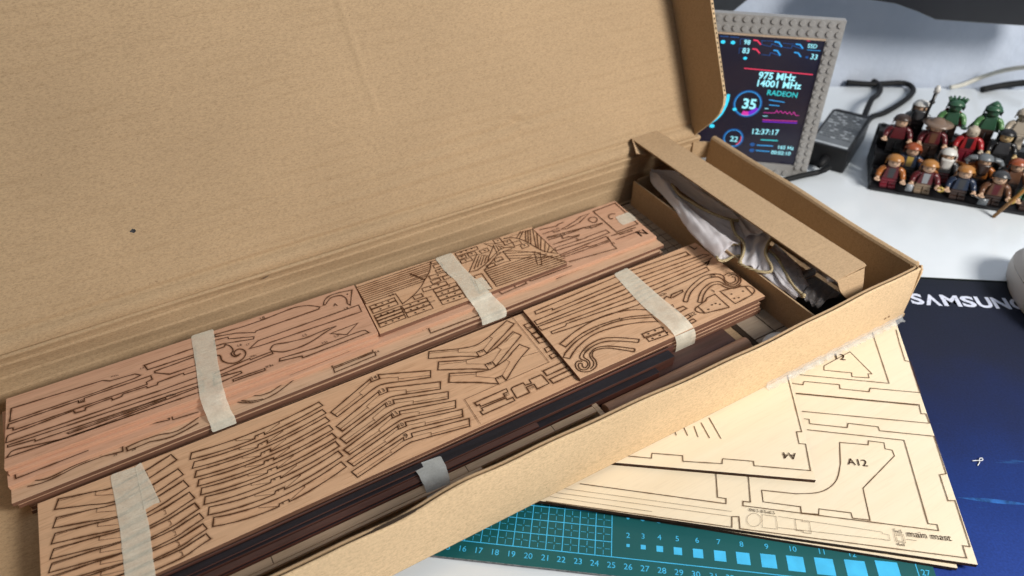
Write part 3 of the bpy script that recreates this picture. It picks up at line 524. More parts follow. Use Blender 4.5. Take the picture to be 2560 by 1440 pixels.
   [(-8.02,12.7),(-5.75,13.55)],
   [(-5.78,12.18),(-5.83,12.51),(-4.66,12.98)],
   [(-4.08,12.98),(-2.85,12.56),(-2.96,12.3)],
   [(-0.63,11.69),(-2.89,12.44)],
   [(-8.16,11.61),(-5.81,12.32)],
   [(-5.83,11.15),(-5.84,11.41),(-4.68,11.87)],
   [(-4.12,11.9),(-2.92,11.49),(-3.02,11.22)],
   [(-0.56,10.7),(-2.96,11.35)],
   [(-8.27,10.65),(-5.85,11.29)],
   [(-5.84,10.13),(-5.88,10.4),(-4.72,10.79)],
   [(-4.15,10.79),(-2.94,10.46),(-3.04,10.21)],
   [(-0.5,9.77),(-2.98,10.34)],
   [(-8.38,9.66),(-5.87,10.26)],
   [(-5.87,9.17),(-5.86,9.42),(-4.77,9.75)],
   [(-4.19,9.73),(-2.98,9.47),(-3.07,9.2)],
   [(-0.47,8.82),(-3.01,9.32)],
   [(-8.47,8.74),(-5.9,9.31)],
   [(2.08,15.54),(1.92,15.18),(3.04,14.56)],
   [(4.65,15.54),(4.82,15.24),(3.7,14.56)],
   [(0.03,16.15),(1.98,15.36)],
   [(2.09,14.22),(1.91,13.83),(3.02,13.16)],
   [(4.59,14.28),(4.78,13.88),(3.68,13.13)],
   [(0.12,14.78),(2.0,14.04)],
   [(5.36,14.37),(6.52,14.92)],
   [(2.13,12.79),(1.92,12.39),(2.99,11.59)],
   [(4.54,12.8),(4.7,12.44),(3.59,11.59)],
   [(0.3,13.37),(2.03,12.59)],
   [(7.27,16.68),(7.13,11.01),(0.22,10.9),(0.14,8.47)],
   [(5.74,12.44),(7.01,12.28)],
  ],
  'dot': [],
  'txt': [('1',-12.87,14.77,0.17,3.4),('2',-12.89,13.98,0.17,3.4),('3',-12.91,13.22,0.17,3.4),('4',-12.91,12.47,0.17,3.4),('5',-12.93,11.69,0.17,3.4),('6',-12.95,10.89,0.17,3.4),('7',-12.98,9.95,0.17,0.0),('8',-13.01,8.95,0.16,0.0),('14',-4.53,15.77,0.36,-1.6),('13',-4.51,14.3,0.361,4.8),('12',-4.52,13.07,0.33,1.7),('11',-4.54,11.96,0.313,7.4),('10',-4.59,10.87,0.341,3.4),('9',-4.64,9.84,0.34,-1.7),('15',3.25,14.31,0.29,-2.0),('16',3.2,12.9,0.3,-1.9),('17',3.17,11.34,0.29,0.0),('X7',2.77,9.7,0.39,1.5),('Y14',4.53,9.43,0.41,1.4)],
 },
 'L': {
  'z': 3.45,
  'q': [(8.23,16.55),(25.68,16.69),(25.68,8.42),(7.98,8.36)],
  'cut': [
   [(8.94,15.99),(16.74,16.26),(18.32,16.32),(24.05,16.05),(24.03,15.58),(18.2,15.77),(16.46,15.56),(10.23,15.43),(10.29,15.6),(8.84,15.65)],
   [(8.31,15.04),(16.53,15.18),(18.09,15.31),(25.09,15.02),(25.45,14.7),(18.02,14.83),(16.34,14.61),(8.29,14.59)],
   [(8.23,14.38),(16.32,14.13),(17.95,14.36),(25.4,14.32),(24.32,13.93),(17.86,13.87),(16.3,13.64),(10.42,13.82),(8.28,13.9)],
   [(8.8,13.41),(10.09,13.4),(10.3,13.58),(16.28,13.16),(17.85,13.4),(24.14,13.54),(24.03,13.1),(17.74,12.89),(16.3,12.59),(10.07,13.04),(8.75,13.18)],
   [(8.65,11.98),(8.99,12.09),(9.47,12.26),(10.04,12.44),(10.6,12.58),(11.17,12.69),(11.77,12.79),(12.38,12.86),(12.95,12.88),(13.49,12.86),(14.01,12.79),(14.49,12.7),(14.94,12.58),(15.36,12.44),(15.74,12.26),(16.08,12.08),(16.35,11.92),(16.56,11.81),(16.7,11.71),(16.8,11.63),(16.87,11.57),(16.69,11.05),(16.35,11.2),(15.87,11.41),(15.33,11.63),(14.81,11.81),(14.33,11.93),(13.86,12.04),(13.38,12.11),(12.87,12.16),(12.34,12.19),(11.78,12.19),(11.22,12.16),(10.69,12.09),(10.16,11.97),(9.63,11.79),(9.17,11.62),(8.85,11.51)],
   [(8.11,10.69),(8.45,10.97),(8.7,11.1),(9.07,11.28),(9.5,11.48),(9.97,11.64),(10.48,11.76),(11.04,11.85),(11.63,11.92),(12.19,11.96),(12.71,11.96),(13.21,11.94),(13.7,11.87),(14.22,11.76),(14.81,11.57),(15.45,11.3),(16.03,11.04),(16.43,10.87),(16.42,10.29),(16.22,10.4),(15.93,10.55),(15.58,10.73),(15.21,10.88),(14.81,11.03),(14.36,11.17),(13.89,11.3),(13.41,11.4),(12.91,11.48),(12.39,11.54),(11.87,11.57),(11.37,11.55),(10.88,11.47),(10.4,11.34),(9.95,11.18),(9.55,11.03),(9.2,10.85),(8.89,10.66),(8.63,10.48),(8.45,10.36)],
   [(19.85,9.46),(19.82,9.52),(19.77,9.61),(19.74,9.7),(19.72,9.79),(19.74,9.86),(19.78,9.92),(19.84,9.98),(19.91,10.03),(20.0,10.07),(20.11,10.1),(20.22,10.12),(20.29,10.14),(21.19,10.32),(21.52,10.53),(22.36,10.55),(22.27,8.8),(20.21,9.21)],
   [(22.96,10.62),(24.17,10.44),(24.77,10.25),(25.42,9.96),(25.45,9.88),(25.49,9.77),(25.52,9.65),(25.52,9.54),(25.5,9.46),(25.46,9.38),(25.4,9.31),(25.33,9.24),(25.21,9.18),(25.06,9.11),(24.92,9.06),(24.83,9.02),(22.96,8.89)],
   [(14.53,9.8),(16.29,9.69),(16.22,9.27),(14.43,9.4)],
   [(14.52,9.26),(16.22,9.18),(16.15,8.76),(14.49,8.89)],
   [(18.46,10.71),(19.24,10.69),(19.32,10.37),(18.53,10.28)],
   [(18.35,9.72),(18.95,9.75),(18.97,9.45),(18.32,9.35)],
   [(18.5,9.15),(18.95,9.18),(18.98,8.88),(18.45,8.84)],
  ],
  'line': [
   [(14.01,9.44),(13.74,9.65),(13.34,9.95),(12.91,10.27),(12.54,10.51),(12.25,10.66),(12.01,10.77),(11.78,10.83),(11.53,10.88),(11.26,10.9),(10.97,10.88),(10.69,10.85),(10.43,10.8),(10.19,10.73),(9.96,10.64),(9.75,10.55),(9.58,10.46),(9.44,10.37),(9.33,10.29),(9.24,10.21),(9.18,10.14),(9.13,10.07),(9.11,10.0),(9.11,9.94),(9.13,9.87),(9.17,9.78),(9.23,9.69),(9.3,9.59),(9.33,9.5),(9.33,9.41),(9.31,9.32),(9.27,9.24),(9.22,9.17),(9.14,9.11),(9.05,9.06),(8.95,9.02),(8.88,9.02),(8.84,9.05),(8.82,9.11),(8.81,9.18),(8.81,9.24),(8.83,9.3),(8.87,9.36),(8.9,9.41),(8.93,9.44)],
   [(13.74,9.19),(13.51,9.37),(13.17,9.63),(12.79,9.9),(12.46,10.12),(12.2,10.27),(11.97,10.39),(11.74,10.48),(11.5,10.54),(11.23,10.57),(10.95,10.57),(10.68,10.55),(10.44,10.51),(10.22,10.47),(10.02,10.4),(9.84,10.32),(9.69,10.25),(9.58,10.18),(9.5,10.11),(9.44,10.03),(9.41,9.94),(9.41,9.83),(9.45,9.71),(9.5,9.58),(9.51,9.47),(9.49,9.35),(9.44,9.24),(9.38,9.14),(9.3,9.05),(9.21,8.97),(9.09,8.91),(8.98,8.86),(8.87,8.84),(8.78,8.85),(8.69,8.89),(8.61,8.95),(8.55,9.02),(8.53,9.11),(8.52,9.22),(8.54,9.32),(8.57,9.41),(8.61,9.48),(8.67,9.54),(8.74,9.59),(8.8,9.61),(8.85,9.59),(8.89,9.54),(8.93,9.49),(8.96,9.45)],
   [(9.07,9.65),(9.02,9.7),(8.96,9.76),(8.88,9.81),(8.8,9.84),(8.72,9.82),(8.64,9.79),(8.55,9.73),(8.48,9.66),(8.42,9.57),(8.37,9.46),(8.33,9.34),(8.32,9.22),(8.34,9.11),(8.38,8.98),(8.44,8.87),(8.53,8.77),(8.65,8.7),(8.79,8.63),(8.94,8.59),(9.09,8.58),(9.25,8.59),(9.4,8.63),(9.55,8.69),(9.68,8.77),(9.77,8.86),(9.84,8.97),(9.9,9.09),(9.94,9.22),(9.97,9.34),(9.97,9.48),(9.97,9.61),(10.0,9.73),(10.06,9.84),(10.14,9.94),(10.23,10.02),(10.34,10.08),(10.47,10.11),(10.62,10.11),(10.78,10.09),(10.95,10.05),(11.1,10.01),(11.25,9.95),(11.42,9.86),(11.64,9.71),(11.94,9.45),(12.31,9.11),(12.65,8.79),(12.89,8.56)],
   [(13.12,8.79),(12.88,8.99),(12.54,9.29),(12.17,9.6),(11.84,9.84),(11.58,10.01),(11.33,10.13),(11.11,10.22),(10.9,10.28),(10.69,10.28),(10.48,10.25),(10.3,10.19),(10.15,10.12),(10.03,10.05),(9.94,9.97),(9.87,9.87),(9.82,9.76),(9.79,9.64),(9.78,9.51),(9.77,9.38),(9.75,9.26),(9.71,9.16),(9.66,9.07),(9.6,8.99),(9.53,8.92),(9.44,8.86),(9.33,8.81),(9.23,8.77),(9.16,8.74)],
   [(14.01,9.44),(13.74,9.19)],
   [(13.12,8.79),(12.89,8.56)],
   [(19.61,11.13),(19.79,11.28),(20.05,11.5),(20.35,11.74),(20.67,11.95),(20.99,12.11),(21.34,12.26),(21.7,12.4),(22.05,12.51),(22.38,12.6),(22.71,12.68),(23.03,12.73),(23.32,12.74),(23.6,12.7),(23.86,12.62),(24.09,12.52),(24.27,12.41),(24.4,12.3),(24.48,12.18),(24.53,12.05),(24.54,11.93),(24.49,11.81),(24.4,11.69),(24.31,11.57),(24.25,11.45),(24.24,11.31),(24.25,11.17),(24.28,11.05),(24.35,10.96),(24.46,10.92),(24.61,10.91),(24.76,10.93),(24.9,10.97),(25.0,11.03),(25.1,11.13),(25.18,11.23),(25.22,11.31),(25.21,11.38),(25.15,11.45),(25.08,11.5),(25.03,11.53)],
   [(19.85,10.9),(20.02,11.04),(20.26,11.24),(20.54,11.46),(20.83,11.65),(21.11,11.79),(21.41,11.91),(21.71,12.02),(22.01,12.11),(22.3,12.2),(22.59,12.27),(22.87,12.33),(23.13,12.35),(23.39,12.33),(23.63,12.28),(23.85,12.21),(24.01,12.12),(24.11,12.04),(24.16,11.94),(24.17,11.82),(24.18,11.7),(24.16,11.57),(24.11,11.42),(24.06,11.27),(24.05,11.14),(24.07,11.02),(24.12,10.9),(24.2,10.81),(24.3,10.74),(24.43,10.7),(24.59,10.69),(24.76,10.7),(24.92,10.74),(25.07,10.82),(25.23,10.93),(25.36,11.05),(25.46,11.18),(25.5,11.31),(25.5,11.45),(25.47,11.59),(25.41,11.68),(25.29,11.73),(25.12,11.75),(24.96,11.75),(24.84,11.75)],
   [(20.53,10.5),(20.73,10.66),(21.01,10.91),(21.34,11.16),(21.66,11.37),(21.98,11.52),(22.32,11.64),(22.65,11.73),(22.94,11.78),(23.19,11.78),(23.41,11.74),(23.6,11.67),(23.74,11.57),(23.82,11.43),(23.85,11.25),(23.86,11.06),(23.91,10.9),(23.98,10.78),(24.08,10.66),(24.19,10.58),(24.32,10.52),(24.48,10.49),(24.67,10.48),(24.86,10.51),(25.03,10.57),(25.2,10.66),(25.36,10.79),(25.49,10.95),(25.6,11.1),(25.66,11.25),(25.7,11.42),(25.7,11.57),(25.67,11.71),(25.58,11.81),(25.45,11.9),(25.3,11.96),(25.16,12.01),(25.02,12.02),(24.87,12.01),(24.74,11.98),(24.65,11.97)],
   [(20.74,10.28),(20.92,10.42),(21.18,10.63),(21.47,10.86),(21.75,11.05),(22.02,11.19),(22.3,11.32),(22.57,11.41),(22.81,11.47),(23.03,11.49),(23.23,11.47),(23.4,11.41),(23.53,11.33),(23.6,11.21),(23.62,11.06),(23.64,10.9),(23.69,10.75),(23.79,10.62),(23.92,10.5),(24.06,10.39),(24.22,10.32),(24.41,10.31),(24.63,10.33),(24.83,10.36),(24.98,10.39)],
   [(19.61,11.13),(19.85,10.9)],
   [(20.53,10.5),(20.74,10.28)],
   [(20.22,10.14),(20.16,9.24)],
   [(25.12,10.09),(24.94,9.05)],
   [(18.45,12.11),(18.87,12.27),(19.04,11.97),(19.36,12.23),(20.48,12.26),(20.38,12.05),(19.16,11.9)],
  ],
  'thin': [
  ],
  'dot': [(20.69,9.42),(21.64,9.66),(21.87,9.42),(21.28,9.67),(23.5,9.89),(23.69,9.27),(24.55,9.69),(23.33,9.38),(14.95,9.55),(15.6,9.57),(16.3,9.54),(14.91,9.0),(15.59,9.0),(16.26,8.97)],
  'txt': [('L',24.84,15.89,0.605,7.6),('5',14.04,11.74,0.291,3.9),('X13',9.75,10.28,0.512,5.6),('X9',23.48,12.22,0.55,0.0),('3',22.39,10.74,0.321,3.6),('X2b',18.42,12.43,0.67,1.7),('22',19.02,9.42,0.5,0.0),('7',18.47,10.9,0.311,3.7),('1',23.99,15.39,0.316,11.0),('4',24.09,13.96,0.663,-56.1)],
 },
 'B': {
  'z': 0.9,
  'q': [(21.37,-13.93),(39.92,8.36),(9.17,33.95),(-9.38,11.66)],
  'cut': [
   [(26.23,2.08),(29.15,2.13),(28.69,-0.31),(28.43,-0.16),(28.16,-0.48),(27.15,0.23),(27.44,0.53),(25.87,1.76)],
   [(21.47,-3.57),(22.98,-4.68),(23.29,-4.46),(24.07,-5.11),(23.7,-5.49),(24.02,-5.81),(23.76,-6.2),(19.84,-6.89),(18.3,-8.71),(17.48,-8.07),(17.7,-7.76),(16.19,-6.55),(15.86,-6.82),(14.99,-6.22),(15.3,-5.86),(13.52,-4.41),(14.07,-3.72),(15.78,-5.03),(15.99,-5.14),(16.3,-5.31),(16.64,-5.49),(16.95,-5.62),(17.21,-5.7),(17.47,-5.75),(17.72,-5.77),(17.96,-5.77),(18.21,-5.75),(18.46,-5.71),(18.7,-5.65),(18.96,-5.55),(19.26,-5.39),(19.59,-5.18),(19.89,-4.97),(20.1,-4.83)],
  ],
  'line': [
   [(34.34,2.0),(33.38,0.96),(32.0,-0.65),(32.24,-0.92),(30.16,-3.36),(27.37,-1.23),(27.01,-1.43),(25.41,-0.16),(25.69,0.14),(23.69,1.69),(23.36,1.49),(22.93,1.86),(21.63,2.89)],
   [(32.49,2.81),(28.98,-1.61),(23.94,2.32)],
   [(22.29,1.15),(29.1,-4.08),(28.49,-4.7),(28.77,-4.9),(28.25,-5.57),(21.35,-0.31)],
   [(22.25,1.11),(28.98,-4.08)],
   [(20.95,-0.86),(21.22,-1.08),(20.95,-1.38),(22.93,-2.94),(23.31,-2.71),(24.87,-3.97),(24.67,-4.26),(27.51,-6.47),(25.47,-8.87),(25.03,-8.71),(23.74,-10.25),(24.13,-10.47),(22.01,-12.97),(21.69,-12.7),(21.16,-13.33),(10.89,-5.11),(11.43,-4.45),(11.05,-4.23),(10.53,-4.79),(1.61,2.53)],
   [(20.38,-1.67),(25.43,-5.66),(21.2,-10.68),(21.62,-11.01),(21.33,-11.32),(12.21,-3.99),(12.44,-3.75),(12.8,-4.03),(14.07,-2.53)],
   [(12.39,-1.29),(11.24,-2.71),(11.64,-3.06),(11.38,-3.34),(4.22,2.55)],
  ],
  'thin': [
   [(12.45,-5.32),(12.33,-5.42),(12.18,-5.48),(12.02,-5.51),(11.87,-5.49),(11.74,-5.44),(11.63,-5.36),(11.57,-5.25),(11.56,-5.12),(11.6,-4.99),(11.68,-4.88),(11.8,-4.78),(11.95,-4.71),(12.11,-4.69),(12.27,-4.7),(12.41,-4.75),(12.51,-4.84),(12.57,-4.95),(12.58,-5.08),(12.54,-5.21),(12.45,-5.32)],
   [(12.78,-5.07),(13.43,-5.61),(12.85,-6.3),(12.13,-5.75),(12.78,-5.07)],
   [(14.31,-6.34),(14.65,-6.59),(14.56,-6.68),(14.93,-6.94),(14.4,-7.55),(14.03,-7.25),(14.11,-7.18),(13.79,-6.95),(14.31,-6.34)],
   [(3.12,2.75),(11.3,-3.96)],
   [(2.5,2.75),(11.05,-4.23)],
   [(2.01,2.69),(6.96,-1.45)],
   [(13.54,-5.67),(18.25,-9.65),(18.16,-9.72),(18.45,-10.0),(18.18,-10.28),(17.87,-10.03)],
   [(12.96,-6.23),(17.93,-10.06)],
   [(18.79,-10.09),(19.21,-10.41),(18.85,-10.86),(18.44,-10.51),(18.79,-10.09)],
   [(18.79,-10.21),(19.08,-10.44),(18.84,-10.74),(18.55,-10.5),(18.79,-10.21)],
   [(19.08,-10.7),(19.55,-11.08)],
  ],
  'dot': [],
  'txt': [('A12',20.47,-5.14,1.284,-37.4),('main mast',19.34,-10.64,2.584,-37.1),('5x5',18.85,-10.01,0.496,-41.7),('4x4',18.27,-10.72,0.462,-38.9),('Ø8.5 8.5x8.5',12.25,-4.48,1.579,-38.8),('12',27.56,2.1,0.702,-41.0)],
 },
 'F': {
  'z': 1.2,
  'q': [(17.48,-5.03),(25.75,6.27),(12.02,16.31),(3.76,5.01)],
  'cut': [
  ],
  'line': [
   [(7.88,2.75),(9.33,1.67),(9.62,1.97),(11.26,0.79),(10.98,0.42),(13.09,-1.02),(13.4,-0.74),(15.02,-1.92),(14.8,-2.2),(17.72,-4.35),(19.1,-2.64),(18.74,-2.39),(19.37,-1.57),(19.67,-1.75),(22.42,2.06),(23.64,3.73)],
   [(14.46,0.58),(15.0,2.4)],
   [(13.82,1.01),(14.22,2.34)],
   [(13.19,1.47),(13.59,2.35)],
   [(12.66,1.92),(12.9,2.59)],
   [(12.01,2.33),(12.13,2.63)],
  ],
  'thin': [
  ],
  'dot': [],
  'txt': [('A4',17.93,-2.85,0.891,145.1)],
 },
}
TAPE = {'A': [[(-14.57,25.71,4.08),(-13.02,25.64,4.08)],[(-14.81,23.69,4.08),(-13.33,23.62,4.08)],[(-15.02,21.8,4.08),(-13.64,21.37,4.08)],[(-15.33,19.3,4.09),(-13.82,19.24,4.09)],[(-15.34,18.04,3.56),(-13.89,17.87,3.56)],[(-15.33,17.44,3.13),(-13.8,17.38,3.13)],[(-15.34,17.03,2.75),(-13.82,17.01,2.75)]],'G': [[(4.99,25.47,3.83),(6.51,25.5,3.83)],[(4.98,23.24,3.83),(6.46,23.32,3.83)],[(5.18,21.89,3.83),(6.57,21.67,3.83)],[(5.01,19.44,3.83),(6.82,19.62,3.83)],[(5.14,18.84,3.5),(7.0,19.1,3.5)],[(5.15,17.72,3.13),(7.31,17.7,3.13)],[(5.0,17.19,2.8),(7.07,17.21,2.8)]],'G2': [[(6.51,21.26,3.87),(7.16,21.27,3.87)],[(6.38,20.56,3.87),(7.15,20.37,3.87)],[(6.2,19.92,3.87),(7.11,19.58,3.87)]],'L': [[(16.9,16.64,3.48),(18.39,16.77,3.48)],[(16.53,12.38,3.48),(18.37,12.72,3.48)],[(16.54,8.4,3.49),(18.33,8.46,3.49)],[(16.64,8.3,0.86),(18.57,8.3,0.92)]],'R': [[(-21.6,16.4,3.18),(-20.14,16.28,3.18)],[(-21.62,13.85,3.18),(-20.17,13.61,3.18)],[(-21.66,11.69,3.18),(-20.19,11.55,3.18)],[(-21.71,10.81,3.18),(-20.26,10.32,3.18)],[(-21.79,9.72,3.18),(-20.35,9.02,3.18)],[(-21.84,8.84,3.18),(-20.4,8.01,3.18)],[(-21.86,8.09,3.18),(-20.43,7.26,3.18)]],'R2': [[(-20.18,16.26,3.21),(-19.82,16.41,3.21)],[(-20.16,13.59,3.21),(-19.36,13.08,3.21)],[(-20.2,12.67,3.21),(-19.42,12.85,3.21)]],'D': [[(-5.06,7.79,2.98),(-3.24,7.61,2.98)],[(-5.02,6.74,2.95),(-3.31,6.61,2.95)],[(-5.02,6.01,2.6),(-3.47,5.86,2.6)],[(-5.13,5.52,2.2),(-3.53,5.56,2.2)]],'N': [[(21.96,23.28,3.48),(23.38,23.35,3.48)],[(21.79,22.56,3.48),(23.44,22.66,3.48)],[(21.78,21.87,3.48),(23.3,21.91,3.48)]]}
CLOTH = {'main_fold': [[(28.27,26.51,4.6),(27.37,25.09,4.4),(26.92,22.82,4.4),(26.27,20.41,4.5),(25.34,17.74,4.5),(24.9,15.58,4.45),(24.77,13.86,4.4),(24.7,13.06,4.35)],[(28.21,26.4,4.65),(28.32,23.72,4.9),(27.81,21.54,4.6),(27.47,19.52,4.5),(27.36,17.86,4.5),(27.28,15.89,4.5),(27.39,14.58,4.5),(27.65,13.65,4.5)]],'middle_fold': [[(28.66,24.04,4.45),(27.89,21.42,4.3),(27.77,19.67,4.2),(27.69,17.89,4.2),(27.61,15.91,4.2),(27.73,14.74,4.2),(27.92,14.04,4.2),(28.01,13.82,4.2)],[(28.19,23.29,5.05),(27.73,21.68,5.0),(27.83,20.21,5.0),(27.96,18.67,5.05),(28.29,17.16,5.1),(28.77,16.1,5.15),(28.28,15.21,5.0),(27.66,13.68,4.8)]],'rear_fold': [[(28.3,26.49,4.6),(28.55,23.98,4.8),(28.5,22.08,4.7),(28.49,19.76,4.7),(28.69,17.53,4.8),(29.07,16.11,4.9),(28.75,15.09,4.8),(28.31,13.9,4.7)],[(28.29,26.33,4.8),(29.65,25.07,5.1),(30.03,23.56,5.2),(30.04,21.54,5.3),(29.83,18.91,5.3),(29.99,16.68,5.3),(29.72,14.62,5.4),(29.63,12.26,5.55)]],'front_flap': [[(28.92,15.83,4.95),(28.14,14.64,4.85),(27.84,13.66,4.75),(27.42,12.95,4.65),(26.7,12.35,4.55),(25.81,11.7,4.5)],[(29.72,14.6,5.3),(29.66,12.27,5.5),(28.8,11.81,5.3),(28.03,11.23,5.1),(27.49,10.38,4.9),(27.1,9.62,4.6)]],'pocket': [[(24.93,13.24,4.2),(25.3,13.71,4.3),(26.07,14.19,4.35),(26.98,14.11,4.4)],[(25.4,12.95,4.1),(26.23,12.97,4.1),(26.9,12.75,4.15),(27.75,13.64,4.3)]],'tail': [[(28.63,11.36,4.9),(28.6,10.53,4.8),(27.85,8.71,4.6),(27.23,7.09,4.5),(27.28,6.24,4.4)],[(27.77,10.68,4.7),(27.45,9.72,4.5),(26.91,8.24,4.4),(26.86,7.21,4.3),(26.99,6.47,4.3)]],'under_layer': [[(26.44,10.44,4.3),(26.62,9.54,4.2),(26.67,8.42,4.1),(26.9,7.38,4.0),(26.93,6.61,3.9)],[(30.51,12.39,4.3),(30.34,10.76,4.2),(30.14,9.38,4.1),(29.45,8.03,4.0),(29.14,7.27,3.9)]]}
HEM = [[(28.1,23.18,5.06),(27.64,21.57,5.03),(27.73,20.09,5.04),(27.85,18.57,5.09),(28.2,17.07,5.15),(28.66,16.01,5.2),(29.15,15.56,5.2)],[(28.6,15.88,5.2),(28.18,15.19,5.05),(27.79,14.33,4.95),(27.76,13.55,4.85),(27.38,12.9,4.75),(26.6,12.25,4.65),(25.74,11.65,4.6),(25.71,11.14,4.6),(25.99,10.42,4.6),(26.43,9.82,4.62),(26.96,9.5,4.65),(27.34,9.81,4.8),(27.63,10.63,5.0),(28.01,11.25,5.15),(28.76,11.75,5.35),(29.55,12.05,5.6)],[(24.67,13.01,4.4),(25.13,13.62,4.42),(25.99,14.14,4.5),(26.83,13.99,4.55),(27.59,13.6,4.55)],[(24.67,13.01,4.4),(25.25,12.81,4.2),(26.13,12.87,4.18),(26.8,12.67,4.22)],[(28.57,11.28,4.95),(28.51,10.35,4.85),(27.94,8.9,4.65),(27.32,7.41,4.55),(27.21,6.22,4.45)]]
SCR = {'P0': (46.98,23.06,0.0),'h': (0.7548637593860367,-0.6558816240493246,0.0),'v': (0.05416913431316006,0.06234404940005464,0.9965836263917678),'n': (-0.653640887378798,-0.7522848627606593,0.08258980329213544)}
UI = {'text': [('975 MHz','w',-6.853,10.173,-3.275,10.183),('14001 MHz','w',-6.807,9.402,-2.571,9.426),('RADEON','t',-5.671,8.612,-2.745,8.551),('35','w',-7.838,6.979,-6.489,6.98),('22','w',-8.382,3.331,-7.602,3.307),('12:37:17','w',-6.28,4.334,-3.644,4.466),('165 Hz','w',-3.375,2.95,-1.812,2.983),('00:02:10','w',-3.973,2.308,-2.003,2.333),('98','w',-8.879,13.463,-8.272,13.431),('83','w',-8.876,12.606,-8.213,12.579),('SSD','w',-2.904,13.554,-2.027,13.544),('33','w',-2.395,12.495,-1.765,12.457)],'line': [('r',0.09,[(-8.381,11.119),(-1.778,10.997)]),('m',0.05,[(-5.614,6.738),(-4.475,6.805)]),('m',0.05,[(-4.475,6.805),(-4.371,7.087),(-4.153,6.835),(-3.984,7.063),(-3.714,6.827),(-3.543,7.044),(-3.271,6.796),(-3.103,7.024),(-2.825,6.753),(-2.677,7.063),(-2.439,6.729),(-2.114,6.735)]),('m',0.07,[(-5.567,5.964),(-2.138,6.125)]),('p',0.09,[(-5.531,5.786),(-2.093,5.926)]),('r',0.12,[(-8.023,13.932),(-7.629,13.896),(-7.263,13.537)]),('r',0.12,[(-7.96,13.076),(-7.565,13.051),(-7.179,12.7)]),('b',0.13,[(-6.036,13.914),(-5.611,13.87),(-5.244,13.469)]),('b',0.13,[(-4.048,13.823),(-3.63,13.8),(-3.269,13.442)]),('b',0.13,[(-5.967,13.093),(-5.595,13.067),(-5.219,12.629)]),('b',0.13,[(-4.002,13.023),(-3.622,12.997),(-3.279,12.634)]),('c',0.3,[(-9.395,8.352),(-9.392,8.21),(-9.386,8.008),(-9.39,7.772),(-9.414,7.527),(-9.461,7.265),(-9.526,6.977),(-9.607,6.689),(-9.7,6.428),(-9.807,6.201),(-9.93,5.994),(-10.063,5.805),(-10.205,5.632),(-10.372,5.469),(-10.561,5.32),(-10.734,5.195),(-10.854,5.107)]),('d',0.04,[(-7.164,13.565),(-7.239,13.935),(-6.094,13.942)]),('d',0.04,[(-7.216,13.562),(-6.296,13.414)]),('d',0.04,[(-5.235,13.812),(-4.15,13.815)]),('d',0.04,[(-5.206,13.439),(-4.314,13.398)]),('d',0.04,[(-7.022,12.603),(-6.221,12.554)]),('d',0.04,[(-9.188,13.419),(-9.256,13.951),(-8.402,13.991)]),('d',0.04,[(-9.122,12.5),(-9.191,13.04),(-8.329,13.071)]),('b',0.08,[(-5.351,8.117),(-3.806,7.995)]),('b',0.08,[(-5.244,7.599),(-4.203,7.574)]),('b',0.09,[(-5.563,3.158),(-3.939,3.22)]),('b',0.09,[(-5.556,2.553),(-4.141,2.57)]),('t',0.1,[(-5.293,3.785),(-3.569,3.855)]),('d',0.07,[(-11.213,14.081),(-10.42,14.083)]),('d',0.07,[(-10.259,14.073),(-9.415,14.068)]),('d',0.06,[(-6.296,13.414),(-6.248,13.685),(-5.309,13.432)]),('d',0.06,[(-4.365,13.394),(-4.322,13.664),(-3.3,13.397)]),('d',0.06,[(-6.21,12.5),(-6.18,12.861),(-5.266,12.604)]),('w',0.06,[(-5.595,7.179),(-5.213,7.189)]),('w',0.06,[(-5.597,6.381),(-5.156,6.386)]),('d',0.2,[(-2.845,12.645),(-2.583,12.633)]),('b',0.05,[(-2.854,13.344),(-1.621,13.35)]),('r',0.05,[(-3.113,14.229),(-2.799,14.199)])],'ring': [('d',0.22,-7.347,7.532,1.3170000000000002,0,360),('b',0.06,-7.347,7.532,1.274,0,360),('p',0.42,-7.347,7.532,1.0270000000000001,-20,-75),('m',0.42,-7.347,7.532,1.0270000000000001,-75,-110),('d',0.2,-8.084,3.699,0.96,0,360),('b',0.05,-8.084,3.699,0.8929999999999998,0,360),('r',0.08,-8.084,3.699,0.7809999999999997,-60,20)],'blob': [('c',-10.855,13.547,0.17),('c',-9.9,13.551,0.17),('c',-8.463,12.111,0.14),('c',-8.511,6.835,0.16),('d',-6.022,3.188,0.2),('d',-5.949,2.526,0.2),('c',-10.468,4.835,0.2)]}
MATT = {'ang': -36.940164113893466,'sq': [(26.0,0.88),(26.92,0.88),(27.92,0.88),(29.01,0.86),(30.22,0.85),(31.53,0.84),(32.9,0.84),(34.4,0.85),(35.99,0.86),(37.69,0.88),(39.51,0.91),(41.38,1.01)],'nums': [(16.06,-0.55),(16.98,-0.5),(17.92,-0.51),(19.04,-0.49),(19.97,-0.49),(21.02,-0.52),(21.99,-0.52),(23.01,-0.51),(23.99,-0.53),(25.03,-0.53),(26.04,-0.54),(27.0,-0.53),(28.0,-0.53),(29.03,-0.53)]}
PSU = [(58.01,29.95,2.7),(60.4,26.59,2.7),(50.06,21.94,2.7),(49.65,24.29,2.7)]
PSUL = [(57.55,29.19,2.72),(58.6,26.2,2.72),(51.01,22.54,2.72),(50.11,24.59,2.72)]
